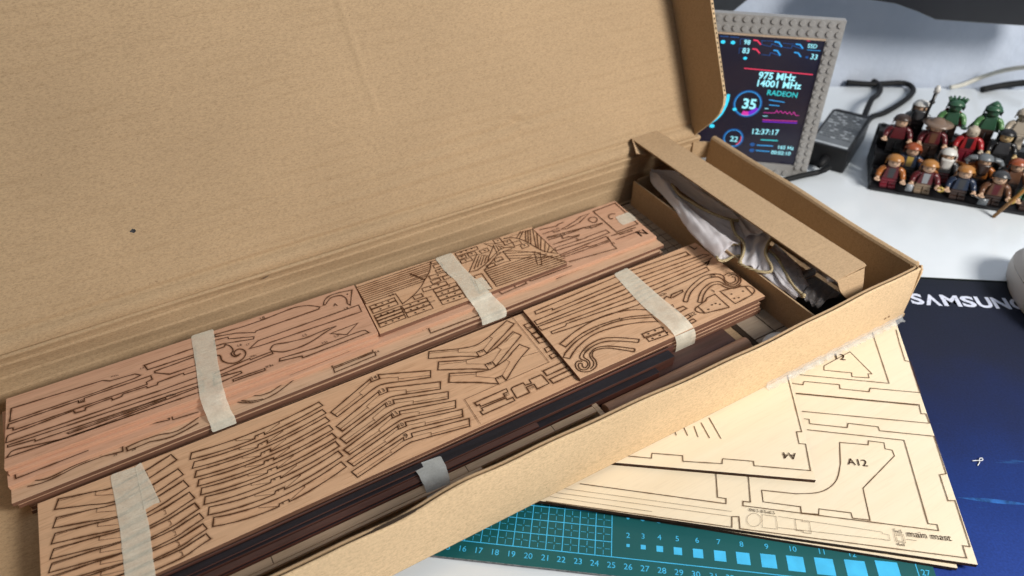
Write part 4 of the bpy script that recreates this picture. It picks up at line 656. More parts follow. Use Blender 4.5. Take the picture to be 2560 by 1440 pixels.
CABLE = [[(62.29,28.94,2.0),(65.57,30.36,1.4),(69.1,31.98,0.7),(71.25,33.28,0.5),(72.29,34.79,0.5),(72.14,36.41,0.5),(70.52,38.01,0.5),(68.59,39.35,0.5),(65.92,40.24,0.5)],[(61.89,28.48,1.2),(63.58,28.38,0.5),(66.03,28.43,0.5),(69.51,29.07,0.5),(72.3,29.81,0.5),(74.43,30.81,0.5),(75.36,32.16,0.5),(74.74,33.16,0.5),(72.94,33.99,0.5),(71.29,34.74,0.5),(69.01,36.7,0.5)],[(49.38,22.12,1.2),(48.75,22.4,0.8),(48.14,22.75,0.5),(46.96,23.01,0.5),(45.69,23.17,0.5),(44.13,23.38,0.5)]]
WCABLE = [(79.49,29.08,0.4),(81.11,28.57,0.6),(83.02,27.69,1.5),(82.76,25.12,3.5),(82.6,22.43,5.0)]
BCABLE = [(82.41,26.64,0.4),(84.39,26.02,0.6),(85.72,25.08,1.0),(87.14,23.61,1.5)]
MON = [(60.61,32.4,13.82),(64.07,30.23,13.26),(66.13,28.94,12.5),(68.27,27.6,11.56),(72.46,24.98,11.26),(76.64,22.36,11.0),(81.9,19.07,10.86),(79.64,20.49,16.42),(60.01,32.77,16.19)]
MON2 = [(45.69,44.1,10.04),(48.84,42.13,11.19),(50.61,41.02,11.49),(51.9,40.21,12.94),(52.29,39.97,14.61),(45.15,44.44,14.53)]
PAD = {'a': (42.92,5.94,0.15),'b': (50.2,0.88,0.15),'s0': (38.72,3.64,0.16),'s1': (46.21,-0.83,0.16),'t0': (40.38,4.67,0.16)}
MOUSE = [(48.56,2.08,0.2),(46.8,-1.22,0.2)]
NOTE = (56.6,4.85,0.1)
# ------------------------------------------------------------------ materials
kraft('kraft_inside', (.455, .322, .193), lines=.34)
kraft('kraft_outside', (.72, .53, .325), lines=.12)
kraft('kraft_tray', (.47, .33, .20), lines=.25)
plain('kraft_edge', (.30, .19, .10), .85, .2, var=.2, vscale=300)
plain('kraft_edge_light', (.55, .40, .24), .85, .2, var=.15, vscale=300)
plain('gap_dark', (.05, .035, .025), .9, .1)
wood('beech', (.65, .41, .25), (.62, .335, .185), var=.26)
wood('beech_b', (.62, .415, .275), (.58, .34, .205), var=.26)
wood('beech_pink', (.62, .37, .245), (.62, .30, .19), var=.2)
wood('beech_edge', (.20, .105, .068), (.22, .08, .05), var=.6)
wood('walnut', (.075, .042, .034), (.16, .045, .03), var=.8, spec=.4)
wood('ebony', (.017, .0145, .018), (.05, .02, .018), var=.8, rough=.5, spec=.3)
wood('strip_side', (.11, .046, .034), (.20, .055, .038), var=.7)
wood('walnut_light', (.58, .42, .28), (.52, .33, .20), var=.3)
wood('dowel_wood', (.40, .235, .155), (.40, .18, .11), var=.4)
wood('birch', (.83, .725, .55), (.76, .61, .40), var=.06, grain=.35, fine=.12)
wood('birch_core', (.52, .34, .17), (.40, .22, .10), var=.5)
plain('burnt_edge', (.055, .028, .018), .8, .2, var=.3, vscale=200)
wood('grey_ply', (.36, .29, .22), (.34, .24, .17), var=.3)
burnmat('burn', (.055, .024, .012), (.20, .085, .035), .75)
burnmat('burn_ply', (.06, .028, .012), (.30, .15, .05), .45)
plain('burn_text', (.035, .015, .008), .8, .1)
tapemat('masking_tape', (.92, .88, .73), .62)
tapemat('masking_tape_grey', (.55, .57, .56), .80)
tapemat('clear_tape', (.85, .88, .9), .30, .2)

def build_plate(key, name, label, thick, wm, edge, burn='burn', lw=.031, halo=.17, thin_w=.014, group=None, cat='wood sheet', textk=1.0):
    d = PLATE[key]; q = d['q']; z = d['z']
    cx = sum(p[0] for p in q)/len(q); cy = sum(p[1] for p in q)/len(q)
    t = thing(name, label, cat, (cx, cy, z-thick), group=group)
    L = lambda pts: [(x-cx, y-cy) for x, y in pts]
    v, f = prism(L(q), 0, thick)
    b = me('board', v, f, [wm, edge], t, bevel=.02)
    for p in b.data.polygons: p.material_index = 0 if abs(p.normal.z) > .5 else 1
    for ci, pts in enumerate(d['cut']):
        pts = L(pts); n = len(pts)
        rv, rf, ra = ribbon(pts, lw, halo, thick+.024+.0004*ci, True)
        V = [(x, y, thick+.004+.0005*ci) for x, y in pts]+rv; F = [tuple(range(n))]+[tuple(i+n for i in g) for g in rf]
        o = me('cut_part', V, F, [wm, burn], t, attr=[0]*n+ra, recalc=False)
        if o.data.polygons[0].normal.z < 0: o.data.polygons[0].flip()
        for i, p in enumerate(o.data.polygons): p.material_index = 0 if i == 0 else 1
    for nm, w_, h_, key2 in (('cut_line', lw, halo, 'line'), ('score_line', thin_w*.8, halo*.3, 'thin')):
        for i, p in enumerate(d[key2]):
            V, F, A = ribbon(L(p), w_, h_, thick+(.040 if nm == 'cut_line' else .056)+.0002*i); me(nm, V, F, burn, t, attr=A, recalc=False)
    if d['dot']:
        for x, y in d['dot']:
            me('drilled_hole', [(x-cx+.075*math.cos(a*.785), y-cy+.075*math.sin(a*.785), thick+.058) for a in range(8)], [tuple(range(8))], 'burn_text', t, recalc=False)
    for s, x, y, w, ang in d['txt']:
        v2, F = textgeo(s, width=w if len(s) > 1 else None, height=None if len(s) > 1 else w*1.15); me('engraved_mark', place(v2, x-cx, y-cy, ang, thick+.062), F, 'burn_text', t, recalc=False)
    return t

# ------------------------------------------------------------------ the setting: desk and wall
m, nt, b = mat('desk_white'); v = coords(nt)
nt.links.new(ramp(nt, noise(nt, v, 14, 4), [(.3, (.66, .715, .765)), (.7, (.72, .77, .82))]), b.inputs['Base Color'])
nt.links.new(ramp(nt, noise(nt, v, 30, 4), [(.3, (.14,)*3), (.7, (.26,)*3)]), b.inputs['Roughness']); b.inputs['Specular IOR Level'].default_value = .6; b.inputs['Coat Weight'].default_value = .25; b.inputs['Coat Roughness'].default_value = .08
MAT['desk_white'] = m
m, nt, b = mat('wall_paint'); v = coords(nt)
nt.links.new(ramp(nt, noise(nt, v, 7, 5, .6), [(.3, (.44, .51, .63)), (.7, (.56, .62, .73))]), b.inputs['Base Color']); b.inputs['Roughness'].default_value = .8
bump(nt, b, noise(nt, v, 60, 5, .65), .55, .003); MAT['wall_paint'] = m
wd = Vector((.8475, -.5307)); wn = Vector((.5307, .8475)); wo = Vector((67.7, 37.4))
def dp(a, b_): p = wo+wd*a-wn*b_; return (p.x, p.y)
v, f = prism([dp(-150, 0), dp(150, 0), dp(150, 120), dp(-150, 120)], -2.5, 0)
me('desk', v, f, 'desk_white', kind='structure', bevel=.15)
v, f = prism([dp(-150, -4), dp(150, -4), dp(150, -.6), dp(-150, -.6)], -40, 90)
me('wall', v, f, 'wall_paint', kind='structure')

# ------------------------------------------------------------------ mouse pad (navy print), cutting mat
m, nt, b = mat('pad_print'); tc = nt.nodes.new('ShaderNodeTexCoord'); sx = nt.nodes.new('ShaderNodeSeparateXYZ'); nt.links.new(tc.outputs['Object'], sx.inputs[0])
n1 = noise(nt, coords(nt), 16, 4, .6); n2 = noise(nt, coords(nt), 700, 2)
pos = math_(nt, 'ADD', math_(nt, 'MULTIPLY', sx.outputs['Y'], -1/.30), math_(nt, 'MULTIPLY', math_(nt, 'SUBTRACT', n1, .5), .28))
c = ramp(nt, pos, [(.0, (.009, .012, .021)), (.3, (.009, .013, .036)), (.55, (.006, .016, .08)), (.78, (.005, .028, .17)), (1, (.012, .045, .26))])
# light streaks of the printed picture
st = ramp(nt, noise(nt, coords(nt, scale=(1, 9, 1), rot=(0, 0, .12)), 22, 3), [(.66, (0, 0, 0)), (.8, (1, 1, 1))])
c = mix(nt, c, (.03, .16, .42), math_(nt, 'MULTIPLY', st, ramp(nt, pos, [(.5, (0, 0, 0)), (.72, (.7, .7, .7))])))
c = mix(nt, c, ramp(nt, n2, [(.3, (.75, .75, .75)), (.7, (1.2, 1.2, 1.2))]), .7, 'MULTIPLY')
nt.links.new(c, b.inputs['Base Color']); b.inputs['Roughness'].default_value = .7; b.inputs['Specular IOR Level'].default_value = .25; bump(nt, b, n2, .25, .0002); MAT['pad_print'] = m
plain('pad_edge', (.008, .012, .011), .9, .1); plain('pad_letter', (.62, .66, .80), .7, .2, var=.08, vscale=500)
pa, pb = Vector(PAD['a'][:2]), Vector(PAD['b'][:2]); pdx = (pb-pa).normalized(); pang = math.degrees(math.atan2(pdx.y, pdx.x))
pad = thing('mouse_pad', 'navy blue mouse pad with white brand lettering under the white mouse', 'mouse pad', (pa.x, pa.y, .004), pang)
v, f = boxv(-9, 60, -45, -.25, 0, .15); me('surface', v, f, 'pad_print', pad, bevel=.03)
v, f = boxv(-9, 60, -.25, 0, 0, .17); me('stitched_edge', v, f, 'pad_edge', pad, bevel=.05)
def padloc(p): q = Vector(p[:2])-pa; a = -math.radians(pang); return Vector((q.x*math.cos(a)-q.y*math.sin(a), q.x*math.sin(a)+q.y*math.cos(a)))
s0 = padloc(PAD['s0'])
x = s0.x
for ch, wch in (('S', 1.2), ('V', 1.45), ('M', 1.6), ('S', 1.25), ('U', 1.35), ('N', 1.42), ('G', 1.35)):
    v2, F = textgeo(ch, width=wch*.92, height=1.45, bold=.035)
    if ch == 'V': v2 = [(wch*.88-a_, 1.42-b_) for a_, b_ in v2]
    c_ = [(x+a_+.25, s0.y+.42+b_, .156) for a_, b_ in v2]
    me('letter', c_, F, 'pad_letter', pad, recalc=False); x += wch
plain('pad_streak', (.02, .10, .34), .7, .2, var=.3, vscale=200)
for (wx, wy, L_, a_, w_) in ((25.2, -10.2, 4.6, -37, .16),):
    q_ = padloc((wx, wy)); aa = math.radians(a_-pang); d_ = Vector((math.cos(aa), math.sin(aa))); n_ = Vector((-d_.y, d_.x))*w_
    pts = [q_+d_*(L_*k/8)+n_*(math.sin(math.pi*k/8)) for k in range(9)]+[q_+d_*(L_*k/8)-n_*(math.sin(math.pi*k/8)) for k in range(7, 0, -1)]
    me('printed_streak', [(p.x, p.y, .1565) for p in pts], [tuple(range(len(pts)))], 'pad_streak', pad, recalc=False)
plain('thread_white', (.75, .77, .8), .8)
sc1 = (29.0, -8.5)
V, F = tube(spline([(0, 0, .2), (.35, .1, .22), (.6, .28, .25), (.78, .2, .25), (.62, .1, .24), (.3, .3, .21), (.05, .42, .2)], 4), .035, 6)
me('thread_scrap', V, F, 'thread_white', loc=(28.6, -9.3, 0), smooth=True, label='tiny white looped thread scrap on the blue mouse pad', cat='thread')

m, nt, b = mat('mat_teal'); v = coords(nt)
c = ramp(nt, noise(nt, v, 12, 4), [(.3, (.003, .085, .095)), (.7, (.005, .105, .108))])
c = mix(nt, c, (.02, .15, .15), ramp(nt, noise(nt, coords(nt, scale=(1, 14, 1), rot=(0, 0, .5)), 40, 4), [(.68, (0, 0, 0)), (.78, (.35, .35, .35))]))
nt.links.new(c, b.inputs['Base Color']); b.inputs['Roughness'].default_value = .5; bump(nt, b, noise(nt, v, 1500, 2), .2, .0002); MAT['mat_teal'] = m
plain('mat_print', (.06, .50, .86), .5, .4, var=.05, vscale=120); plain('mat_grey_core', (.28, .28, .29), .8, .2, var=.3, vscale=500)
cm = thing('cutting_mat', 'green self-healing cutting mat with blue grid lines and numbers', 'cutting mat', (0, 0, .155), MATT['ang'])
mo = lambda i: i-21
v, f = boxv(mo(-1.1), mo(44.1), -1.2, 29.2, 0, .145); ob = me('sheet', v, f, ['mat_teal', 'mat_grey_core'], cm, bevel=.02)
for p in ob.data.polygons: p.material_index = 0 if p.normal.z > .5 else 1
PV, PF = [], []
def pr(vf):
    k = len(PV); PV.extend(vf[0]); PF.extend(tuple(i+k for i in g) for g in vf[1])
zz = .150
def seg(x0, y0, x1, y1, w=.028):
    d = Vector((x1-x0, y1-y0)).normalized(); n = Vector((-d.y, d.x))*w
    pr(([(x0-n.x, y0-n.y, zz), (x1-n.x, y1-n.y, zz), (x1+n.x, y1+n.y, zz), (x0+n.x, y0+n.y, zz)], [(0, 1, 2, 3)]))
seg(mo(0), 0, mo(43.1), 0); seg(mo(43.1), 0, mo(43.1), 28); seg(mo(0), 0, mo(0), 28); seg(mo(0), 28, mo(43.1), 28)
zz = .151
for i in range(0, 26):
    seg(mo(i), .03, mo(i), 28, .026)
zz = .152
for j in range(1, 12): seg(mo(0), j, mo(25), j, .026)
zz = .153
for i in range(10, 25):
    y = .1
    while y < 6: seg(mo(i+.5), y, mo(i+.5), y+.3, .014); y += .5
for j in range(0, 6):
    x = 10.1
    while x < 24.9: seg(mo(x), j+.5, mo(x+.3), j+.5, .014); x += .5
for k, (i, j) in enumerate(MATT['sq']):
    s = (k+2)*.05; pr(([(mo(i)-s, j-s, zz), (mo(i)+s, j-s, zz), (mo(i)+s, j+s, zz), (mo(i)-s, j+s, zz)], [(0, 1, 2, 3)]))
    v2, F = textgeo(str(k+2), height=.36); w = max(a for a, _ in v2); pr(([(mo(i)-w/2+a, j+s+.42-max(0, s-.35)*.75+b_, zz+.001) for a, b_ in v2], F))
    pr(([(mo(i)+s*math.cos(a*.3142), 2.75+s*.6+s*math.sin(a*.3142), zz) for a in range(20)], [tuple(range(20))]))
for i in range(1, 44):
    v2, F = textgeo(str(i), height=.38); w = max(a for a, _ in v2); pr(([(mo(i)-w/2+a, -.72+b_, zz) for a, b_ in v2], F))
for j in range(1, 28):
    v2, F = textgeo(str(28-j), height=.38); w = max(a for a, _ in v2); pr(([(mo(43.55)-w/2+a, j-.0+b_, zz) for a, b_ in v2], F))
me('printed_markings', PV, PF, 'mat_print', cm, recalc=False)

# ------------------------------------------------------------------ plywood sheets under the box
build_plate('F', 'plywood_sheet', 'pale plywood sheet marked A4, lying on top and poking from under the box', .29, 'birch', 'burnt_edge', 'burn_ply', .024, .11, .010, 'loose plywood sheets under the box', 'plywood')
build_plate('B', 'plywood_sheet', 'large pale plywood sheet engraved main mast and A12', .29, 'birch', 'burnt_edge', 'burn_ply', .024, .11, .010, 'loose plywood sheets under the box', 'plywood')
q = PLATE['B']['q']; ctr = Vector((sum(p[0] for p in q)/4, sum(p[1] for p in q)/4))
t = thing('plywood_sheet', 'lowest plywood sheet, only its edge showing above the cutting mat', 'plywood', (ctr.x-.55, ctr.y+.62, .31), -1.0, 'loose plywood sheets under the box')
v, f = prism([(p[0]-ctr.x, p[1]-ctr.y) for p in q], 0, .27); ob = me('board', v, f, ['birch', 'burnt_edge'], t, bevel=.02)
for p in ob.data.polygons: p.material_index = 0 if abs(p.normal.z) > .5 else 1

# ------------------------------------------------------------------ the cardboard box
XL, XR, YF, YB, ZB, ZR = -29.6, 35.9, 2.55, 27.7, 1.205, 6.25
box = thing('cardboard_box', 'long brown cardboard mailer box lying open, full of wooden kit parts', 'box', (0, 0, 0))
def panel(name, prof, x0, x1, mk, parent, nx=40, jit=0.0, thick=None, seed=0, zfun=None, smooth=True):
    # sheet swept along X: prof = closed (y, z) outline
    rnd = random.Random(seed); V, F = [], []; n = len(prof)
    for i in range(nx+1):
        x = x0+(x1-x0)*i/nx
        for y, z in prof:
            dy, dz = zfun(x, y, z) if zfun else (0, 0)
            V.append((x, y+dy, z+dz))
    for i in range(nx):
        for k in range(n): F.append((i*n+k, i*n+(k+1) % n, (i+1)*n+(k+1) % n, (i+1)*n+k))
    F += [tuple(range(n))[::-1], tuple(range(nx*n, nx*n+n))]
    o = me(name, V, F, mk, parent)
    b_ = o.modifiers.new('bevel', 'BEVEL'); b_.width = .0004; b_.segments = 2; b_.limit_method = 'ANGLE'; b_.angle_limit = .9
    return o
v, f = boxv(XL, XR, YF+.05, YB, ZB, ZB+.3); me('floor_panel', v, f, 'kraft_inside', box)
def rimwave(x, y, z):
    if z < 4: return (0, 0)
    d = -.32*math.exp(-((x+7.5)/2.2)**2)+.10*math.exp(-((x+3.4)/1.3)**2)-.10*math.exp(-((x+12.5)/1.8)**2)+.05*math.sin(x*.9)
    k = (z-4)/2.2
    return (.12*math.sin(x*.21+1)*k+.16*math.exp(-((x+5)/4.)**2)*k, d*k)
panel('front_wall', [(YF, ZB+.12), (YF-.03, 2.6), (YF, 4.5), (YF+.0, ZR), (YF+.16, ZR+.02), (YF+.18, 4.5), (YF+.18, ZB+.02), (YF+.08, ZB)], XL, XR-.45, 'kraft_outside', box, 110, zfun=rimwave)
panel('front_wall_liner', [(YF+.36, ZB+.3), (YF+.36, ZR-.06), (YF+.50, ZR-.06), (YF+.50, ZB+.3)], XL, XR-.5, 'kraft_inside', box, 110, zfun=rimwave)
v, f = boxv(XL, XR-.6, YF+.19, YF+.35, ZB+.3, ZR-.28); me('wall_gap_shade', v, f, 'gap_dark', box)  # dark filler, shade of the open gap between the two wall layers as colour
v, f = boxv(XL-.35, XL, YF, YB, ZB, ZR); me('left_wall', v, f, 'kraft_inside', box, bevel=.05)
# right wall: rolled double wall with a rounded top
def ywall(name, prof, y0, y1, mk, ny=30, fun=None):
    V, F = [], []; n = len(prof)
    for i in range(ny+1):
        y = y0+(y1-y0)*i/ny
        for x, z in prof:
            dx, dz = fun(x, y, z) if fun else (0, 0); V.append((x+dx, y, z+dz))
    for i in range(ny):
        for k in range(n): F.append((i*n+k, i*n+(k+1) % n, (i+1)*n+(k+1) % n, (i+1)*n+k))
    F += [tuple(range(n))[::-1], tuple(range(ny*n, ny*n+n))]
    o = me(name, V, F, mk, box, smooth=False); b_ = o.modifiers.new('bevel', 'BEVEL'); b_.width = .0008; b_.segments = 2; b_.limit_method = 'ANGLE'; b_.angle_limit = .9
    return o
lean = lambda x, y, z: (.35*max(0, (z-3)/3.3)*min(1, max(0, (y-5)/18)), .05*math.sin(y*.5))
ywall('right_wall', [(XR-.62, ZB+.3), (XR-.62, ZR-.12), (XR-.50, ZR+.04), (XR-.30, ZR+.10), (XR-.10, ZR+.06), (XR, ZR-.08), (XR+.02, 3.6), (XR, ZB), (XR-.3, ZB)], YF+.55, 26.6, 'kraft_inside', fun=lean)
# torn, crumpled front-right corner
V, F = [], []
def sheetpts(rows):
    V, F = [], []; n = len(rows[0])
    for r in rows: V += r
    for i in range(len(rows)-1):
        for k in range(n-1): F.append((i*n+k, i*n+k+1, (i+1)*n+k+1, (i+1)*n+k))
    return V, F
def solid(o, t):
    m_ = o.modifiers.new('solid', 'SOLIDIFY'); m_.thickness = t*S; m_.offset = 0; return o
rows = []
for i in range(9):
    a = i/8; cxr = XR-.55+.62*math.sin(a*1.57); cy = YF+.05+.9*(1-math.cos(a*1.57))
    rows.append([(cxr, cy, ZB+.05), (cxr+.02*math.sin(i*3), cy, 2.4), (cxr+.06, cy-.02, 4.2), (cxr+.10*math.sin(i*2.1), cy-.04, ZR-.35), (cxr+.06*math.sin(i*4.), cy+.03*math.cos(i*5), ZR+.12*math.sin(i*1.9)-.05)])
o = solid(me('corner_fold', *sheetpts(rows), 'kraft_outside', box), .12)
for k, (dx, dy, dz, w) in enumerate([(-.32, .25, .05, .5), (-.22, .55, .12, .45), (-.05, .38, -.05, .35), (-.42, .8, .02, .5)]):
    rows = [[(XR+dx-.3+.1*i+.05*math.sin(i*2+k), YF+dy+.10*i+.06*math.sin(i*3+k), ZR-.9), (XR+dx-.3+.1*i, YF+dy+.10*i+.05*math.sin(i*2.3+k), ZR-.3), (XR+dx-.32+.1*i+.06*math.sin(i*2.6+k), YF+dy+.09*i, ZR+dz-.05+.05*math.sin(i*2+k))] for i in range(6)]
    solid(me('torn_ply', *sheetpts(rows), ['kraft_edge_light', 'kraft_edge'][k % 2], box), .05)
# back wall with scored fold bands, then the lid
def crease(y, z, s): return (y, z)
band = []
for i, (y, z) in enumerate([(27.35, 1.5), (27.34, 2.6), (27.30, 3.0), (27.28, 3.25), (27.33, 3.42), (27.33, 3.9), (27.29, 4.2), (27.27, 4.4), (27.33, 4.56), (27.32, 5.0), (27.28, 5.3), (27.25, 5.5), (27.32, 5.66), (27.30, 5.9), (27.24, 6.1), (27.22, 6.22), (27.36, 6.34)]): band.append((y, z))
prof = band+[(27.75, 6.35), (27.75, 1.205), (27.35, 1.205)]
panel('back_wall', prof, XL, XR-1.0, 'kraft_inside', box, 60, zfun=lambda x, y, z: (.05*math.sin(x*.3+z*2)*(1 if y < 27.6 else 0), 0))
LD, LN, L0 = Vector((0, .457, .89)), Vector((0, -.89, .457)), Vector((0, 27.45, 6.35))
LIDLEN = 25.2
def lidpt(x, s, h): p = L0+LD*s+LN*h; return (x, p.y, p.z)
nx, ns = 260, 150
def lid_h(x, s):
    h = .16*math.sin(x*.06+.4)*math.sin(s*.14)+.06*math.sin(x*.21+s*.17)+.03*math.sin(x*.5-s*.4+1)+.22*math.exp(-((s-.5)/.5)**2)-.16*math.exp(-((s-1.25)/.22)**2)
    h += (.09*math.exp(-((s-(4.6+.03*x))/.35)**2)-.11*math.exp(-((s-(5.2+.03*x))/.22)**2))*math.exp(-((x-13)/9)**4)+.08*math.exp(-((s-(3.4+.02*x))/.25)**2)*math.exp(-((x-6)/9)**4)
    h += .09*math.exp(-((x-3.3+.06*(s-15))/.16)**2)*(1 if s > 10 else max(0, (s-8)/2))
    h += .16*math.exp(-((x-15.6)/.45)**2)*math.exp(-((s-6)/1.0)**2)*math.sin(s*5)
    h += .012*math.sin(s*9.5+.6*math.sin(x*.2))
    h += .35*math.exp(-((x+27.5)/1.6)**2)*math.exp(-((s-.3)/1.5)**2)
    return h
V, F = [], []
lx0, lx1 = -29.3, 34.15
for j in range(ns+1):
    s = LIDLEN*(j/ns)**1.35
    for i in range(nx+1):
        x = lx0+(lx1-lx0)*i/nx; V.append(lidpt(x, s, lid_h(x, s)))
for j in range(ns):
    for i in range(nx): a = j*(nx+1)+i; F.append((a, a+1, a+nx+2, a+nx+1))
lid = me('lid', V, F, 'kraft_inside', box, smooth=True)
md = lid.modifiers.new('solid', 'SOLIDIFY'); md.thickness = .3*S; md.offset = -1 if lid.data.polygons[0].normal.y < 0 else 1
# right dust flap of the lid, folded forward, with rounded lower corner and an open fluted edge
fl = [(.1, 0), (.6, 1.2), (1.05, 2.3), (1.5, 3.25), (2.0, 4.0), (2.7, 4.6), (3.4, 4.9), (LIDLEN-.4, 5.3), (LIDLEN-.2, 0)]
xo = lambda s, h: lx1-.06+h*.03
V = [lidpt(xo(s, h)+0, s, h) for s, h in fl]+[lidpt(xo(s, h)+.30, s, h) for s, h in fl]; n = len(fl)
F = [tuple(range(n))[::-1], tuple(range(n, 2*n))]+[(i, (i+1) % n, n+(i+1) % n, n+i) for i in range(n)]
flap = me('lid_flap', V, F, ['kraft_inside', 'kraft_edge_light'], lid)
for i, p in enumerate(flap.data.polygons): p.material_index = 0 if i < 2 else 1
V, F = [], []
s = 3.5
while s < 16:   # flute holes along the cut edge
    a = lidpt(xo(s, 5.4)+.08, s, 5.1); 
    for ds, dx in ((0, 0), (.17, .0), (.17, .14), (0, .14)):
        p = Vector(lidpt(xo(s, 5.3)+.08+dx, s+ds, 4.9+.4*(s+ds-3.4)/21.4+.012)); V.append(tuple(p))
    k = len(V)-4; F.append((k, k+1, k+2, k+3)); s += .42
me('flute_holes', V, F, 'gap_dark', flap, recalc=False)
# left dust flap of the lid, swung outward
V = [lidpt(lx0-.1-(h*.85 if h else 0)-e, s, h*.45) for e in (0, .3) for s, h in [(.3, 0), (1.2, 3.5), (3, 5.4), (LIDLEN-.4, 5.7), (LIDLEN-.2, 0)]]
F = [(4, 3, 2, 1, 0), (5, 6, 7, 8, 9)]+[(i, (i+1) % 5, 5+(i+1) % 5, 5+i) for i in range(5)]
me('lid_flap', V, F, 'kraft_inside', lid)
# hinge-end notch piece behind the right wall
rows = [[(34.0, 27.2, 4.0), (34.0, 27.3, 5.9)], [(35.0, 27.0, 4.0), (35.0, 27.05, 5.75)], [(36.1, 26.7, 4.0), (36.15, 26.7, 5.6)]]
solid(me('corner_tab', *sheetpts(rows), 'kraft_inside', box), .25)
# smudge, torn fibre spots
plain('smudge_dark', (.06, .06, .065), .9, .1, var=.3, vscale=400)
def lidspot(x, s, r, sd):
    rnd = random.Random(sd); n = 11
    return [lidpt(x+r*math.cos(i*6.283/n)*(.6+.7*rnd.random()), s+.75*r*math.sin(i*6.283/n)*(.6+.7*rnd.random()), lid_h(x, s)+.02) for i in range(n)], [tuple(range(n))]
v, f = lidspot(-15.73, 5.53, .19, 3); me('smudge', v, f, 'smudge_dark', lid, recalc=False)
plain('wood_splinter', (.12, .08, .05), .8)
V, F = tube([(-.25, 0, 0), (0, .03, .02), (.28, .12, .04)], [.02, .05, .015], 5)
me('bark_splinter', V, F, 'wood_splinter', loc=(-8.3, 26.98, 6.10), label='tiny dark splinter stuck at the fold of the open lid', cat='splinter')
# clear packing tape left along the bottom front edge
rows = []
for i in range(60):
    x = 20.5+15*i/59; w = .05*math.sin(i*1.7)+.04*math.sin(i*3.1)
    rows.append([(x, YF-.05, ZB+.55+.06*math.sin(i)), (x, YF-.07-.03*math.sin(i*2.), ZB+.2), (x, YF-.25+w, ZB+.03+abs(w)*.6), (x, YF-.42+w*1.6, ZB+.03+abs(w)*1.2)])
ct = me('clear_tape', *sheetpts(rows), 'clear_tape', box, smooth=True)
rows = [[(XR+.05, 3+.5*i+.0, 3.2+.05*math.sin(i*2)), (XR+.12+.05*math.sin(i*3), 3+.5*i, 2.2), (XR+.32+.08*math.sin(i*2.2), 3+.5*i, 1.5)] for i in range(6)]
me('clear_tape', *sheetpts(rows), 'clear_tape', box, smooth=True)
plain('staple_brown', (.25, .14, .07), .6)
for dx in (0, .42):
    v, f = prism([(33.0+dx+.12*math.cos(a*.785), 0+.09*math.sin(a*.785)) for a in range(8)], 0, .02)
    me('pin_hole', [(x_, YF-.036-z_, 2.35+y_) for x_, y_, z_ in v], f, 'staple_brown', box)

# ------------------------------------------------------------------ boards in the box
GB = 'boards of the back stack'; GR = 'boards of the front stack'
build_plate('A', 'laser_cut_board', 'pinkish beech board engraved with letter A, topmost of the back stack', .30, 'beech_pink', 'beech_pink', group=GB)
build_plate('G', 'laser_cut_board', 'short beech board of deck gratings and small drilled blocks under wide tape', .34, 'beech', 'beech_edge', group=GB, lw=.026, halo=.13)
build_plate('S', 'laser_cut_board', 'long beech board with a framed scroll and small tape square at its far end', .34, 'beech_pink', 'beech_pink', group=GB, lw=.03)
build_plate('T', 'laser_cut_board', 'long pale beech board jutting out below the A board, with curved rail cuts', .30, 'beech_b', 'beech_edge', group=GB)
build_plate('R', 'laser_cut_board', 'long beech board covered with numbered ship ribs', .30, 'beech', 'beech_edge', group=GR)
build_plate('L', 'laser_cut_board', 'short beech board engraved with letter L and scroll brackets, topmost of front stack', .30, 'beech', 'beech_edge', group=GR, lw=.034)
def plainboard(q, z0, z1, label, group, wm='beech_b', edge='beech_edge', name='laser_cut_board', cat='wood sheet'):
    cx = sum(p[0] for p in q)/4; cy = sum(p[1] for p in q)/4
    v, f = prism([(x-cx, y-cy) for x, y in q], 0, z1-z0)
    o = me(name, v, f, [wm, edge], None, loc=(cx, cy, z0), bevel=.02, label=label, cat=cat, group=group)
    for p in o.data.polygons: p.material_index = 0 if abs(p.normal.z) > .5 else 1
    return o
plainboard([(-26.7, 25.7), (-2.3, 25.45), (-2.75, 18.98), (-26.9, 19.12)], 3.46, 3.745, 'blank pink beech board sandwiched directly under the A board', GB, 'beech_pink', 'beech_pink')
rnd = random.Random(5)
for k, nm in enumerate(('lowest', 'second lowest', 'third lowest', 'fourth lowest')):
    z0 = 1.52+k*.318; dx, dy = rnd.uniform(-.35, .25), rnd.uniform(-.12, .08)
    plainboard([(-26.4+dx, 25.3+dy), (23.1+dx, 25.4+dy), (23.2+dx, 17.95+dy), (-26.5+dx, 17.25+dy)], z0, z0+.30, 'beech board, %s of the back stack, only its edges showing' % nm, GB)
for k, nm in enumerate(('lowest', 'second lowest', 'third lowest', 'fourth lowest')):
    z0 = 1.52+k*.332; dx, dy = rnd.uniform(-.2, .35), rnd.uniform(-.08, .06)
    plainboard([(-25.4+dx, 16.4+dy), (25.25+dx, 16.6+dy), (25.3+dx, 8.45+dy), (-25.8+dx, 8.15+dy)], z0, z0+.315, 'beech board, %s of the front stack, only its edges showing' % nm, GR)
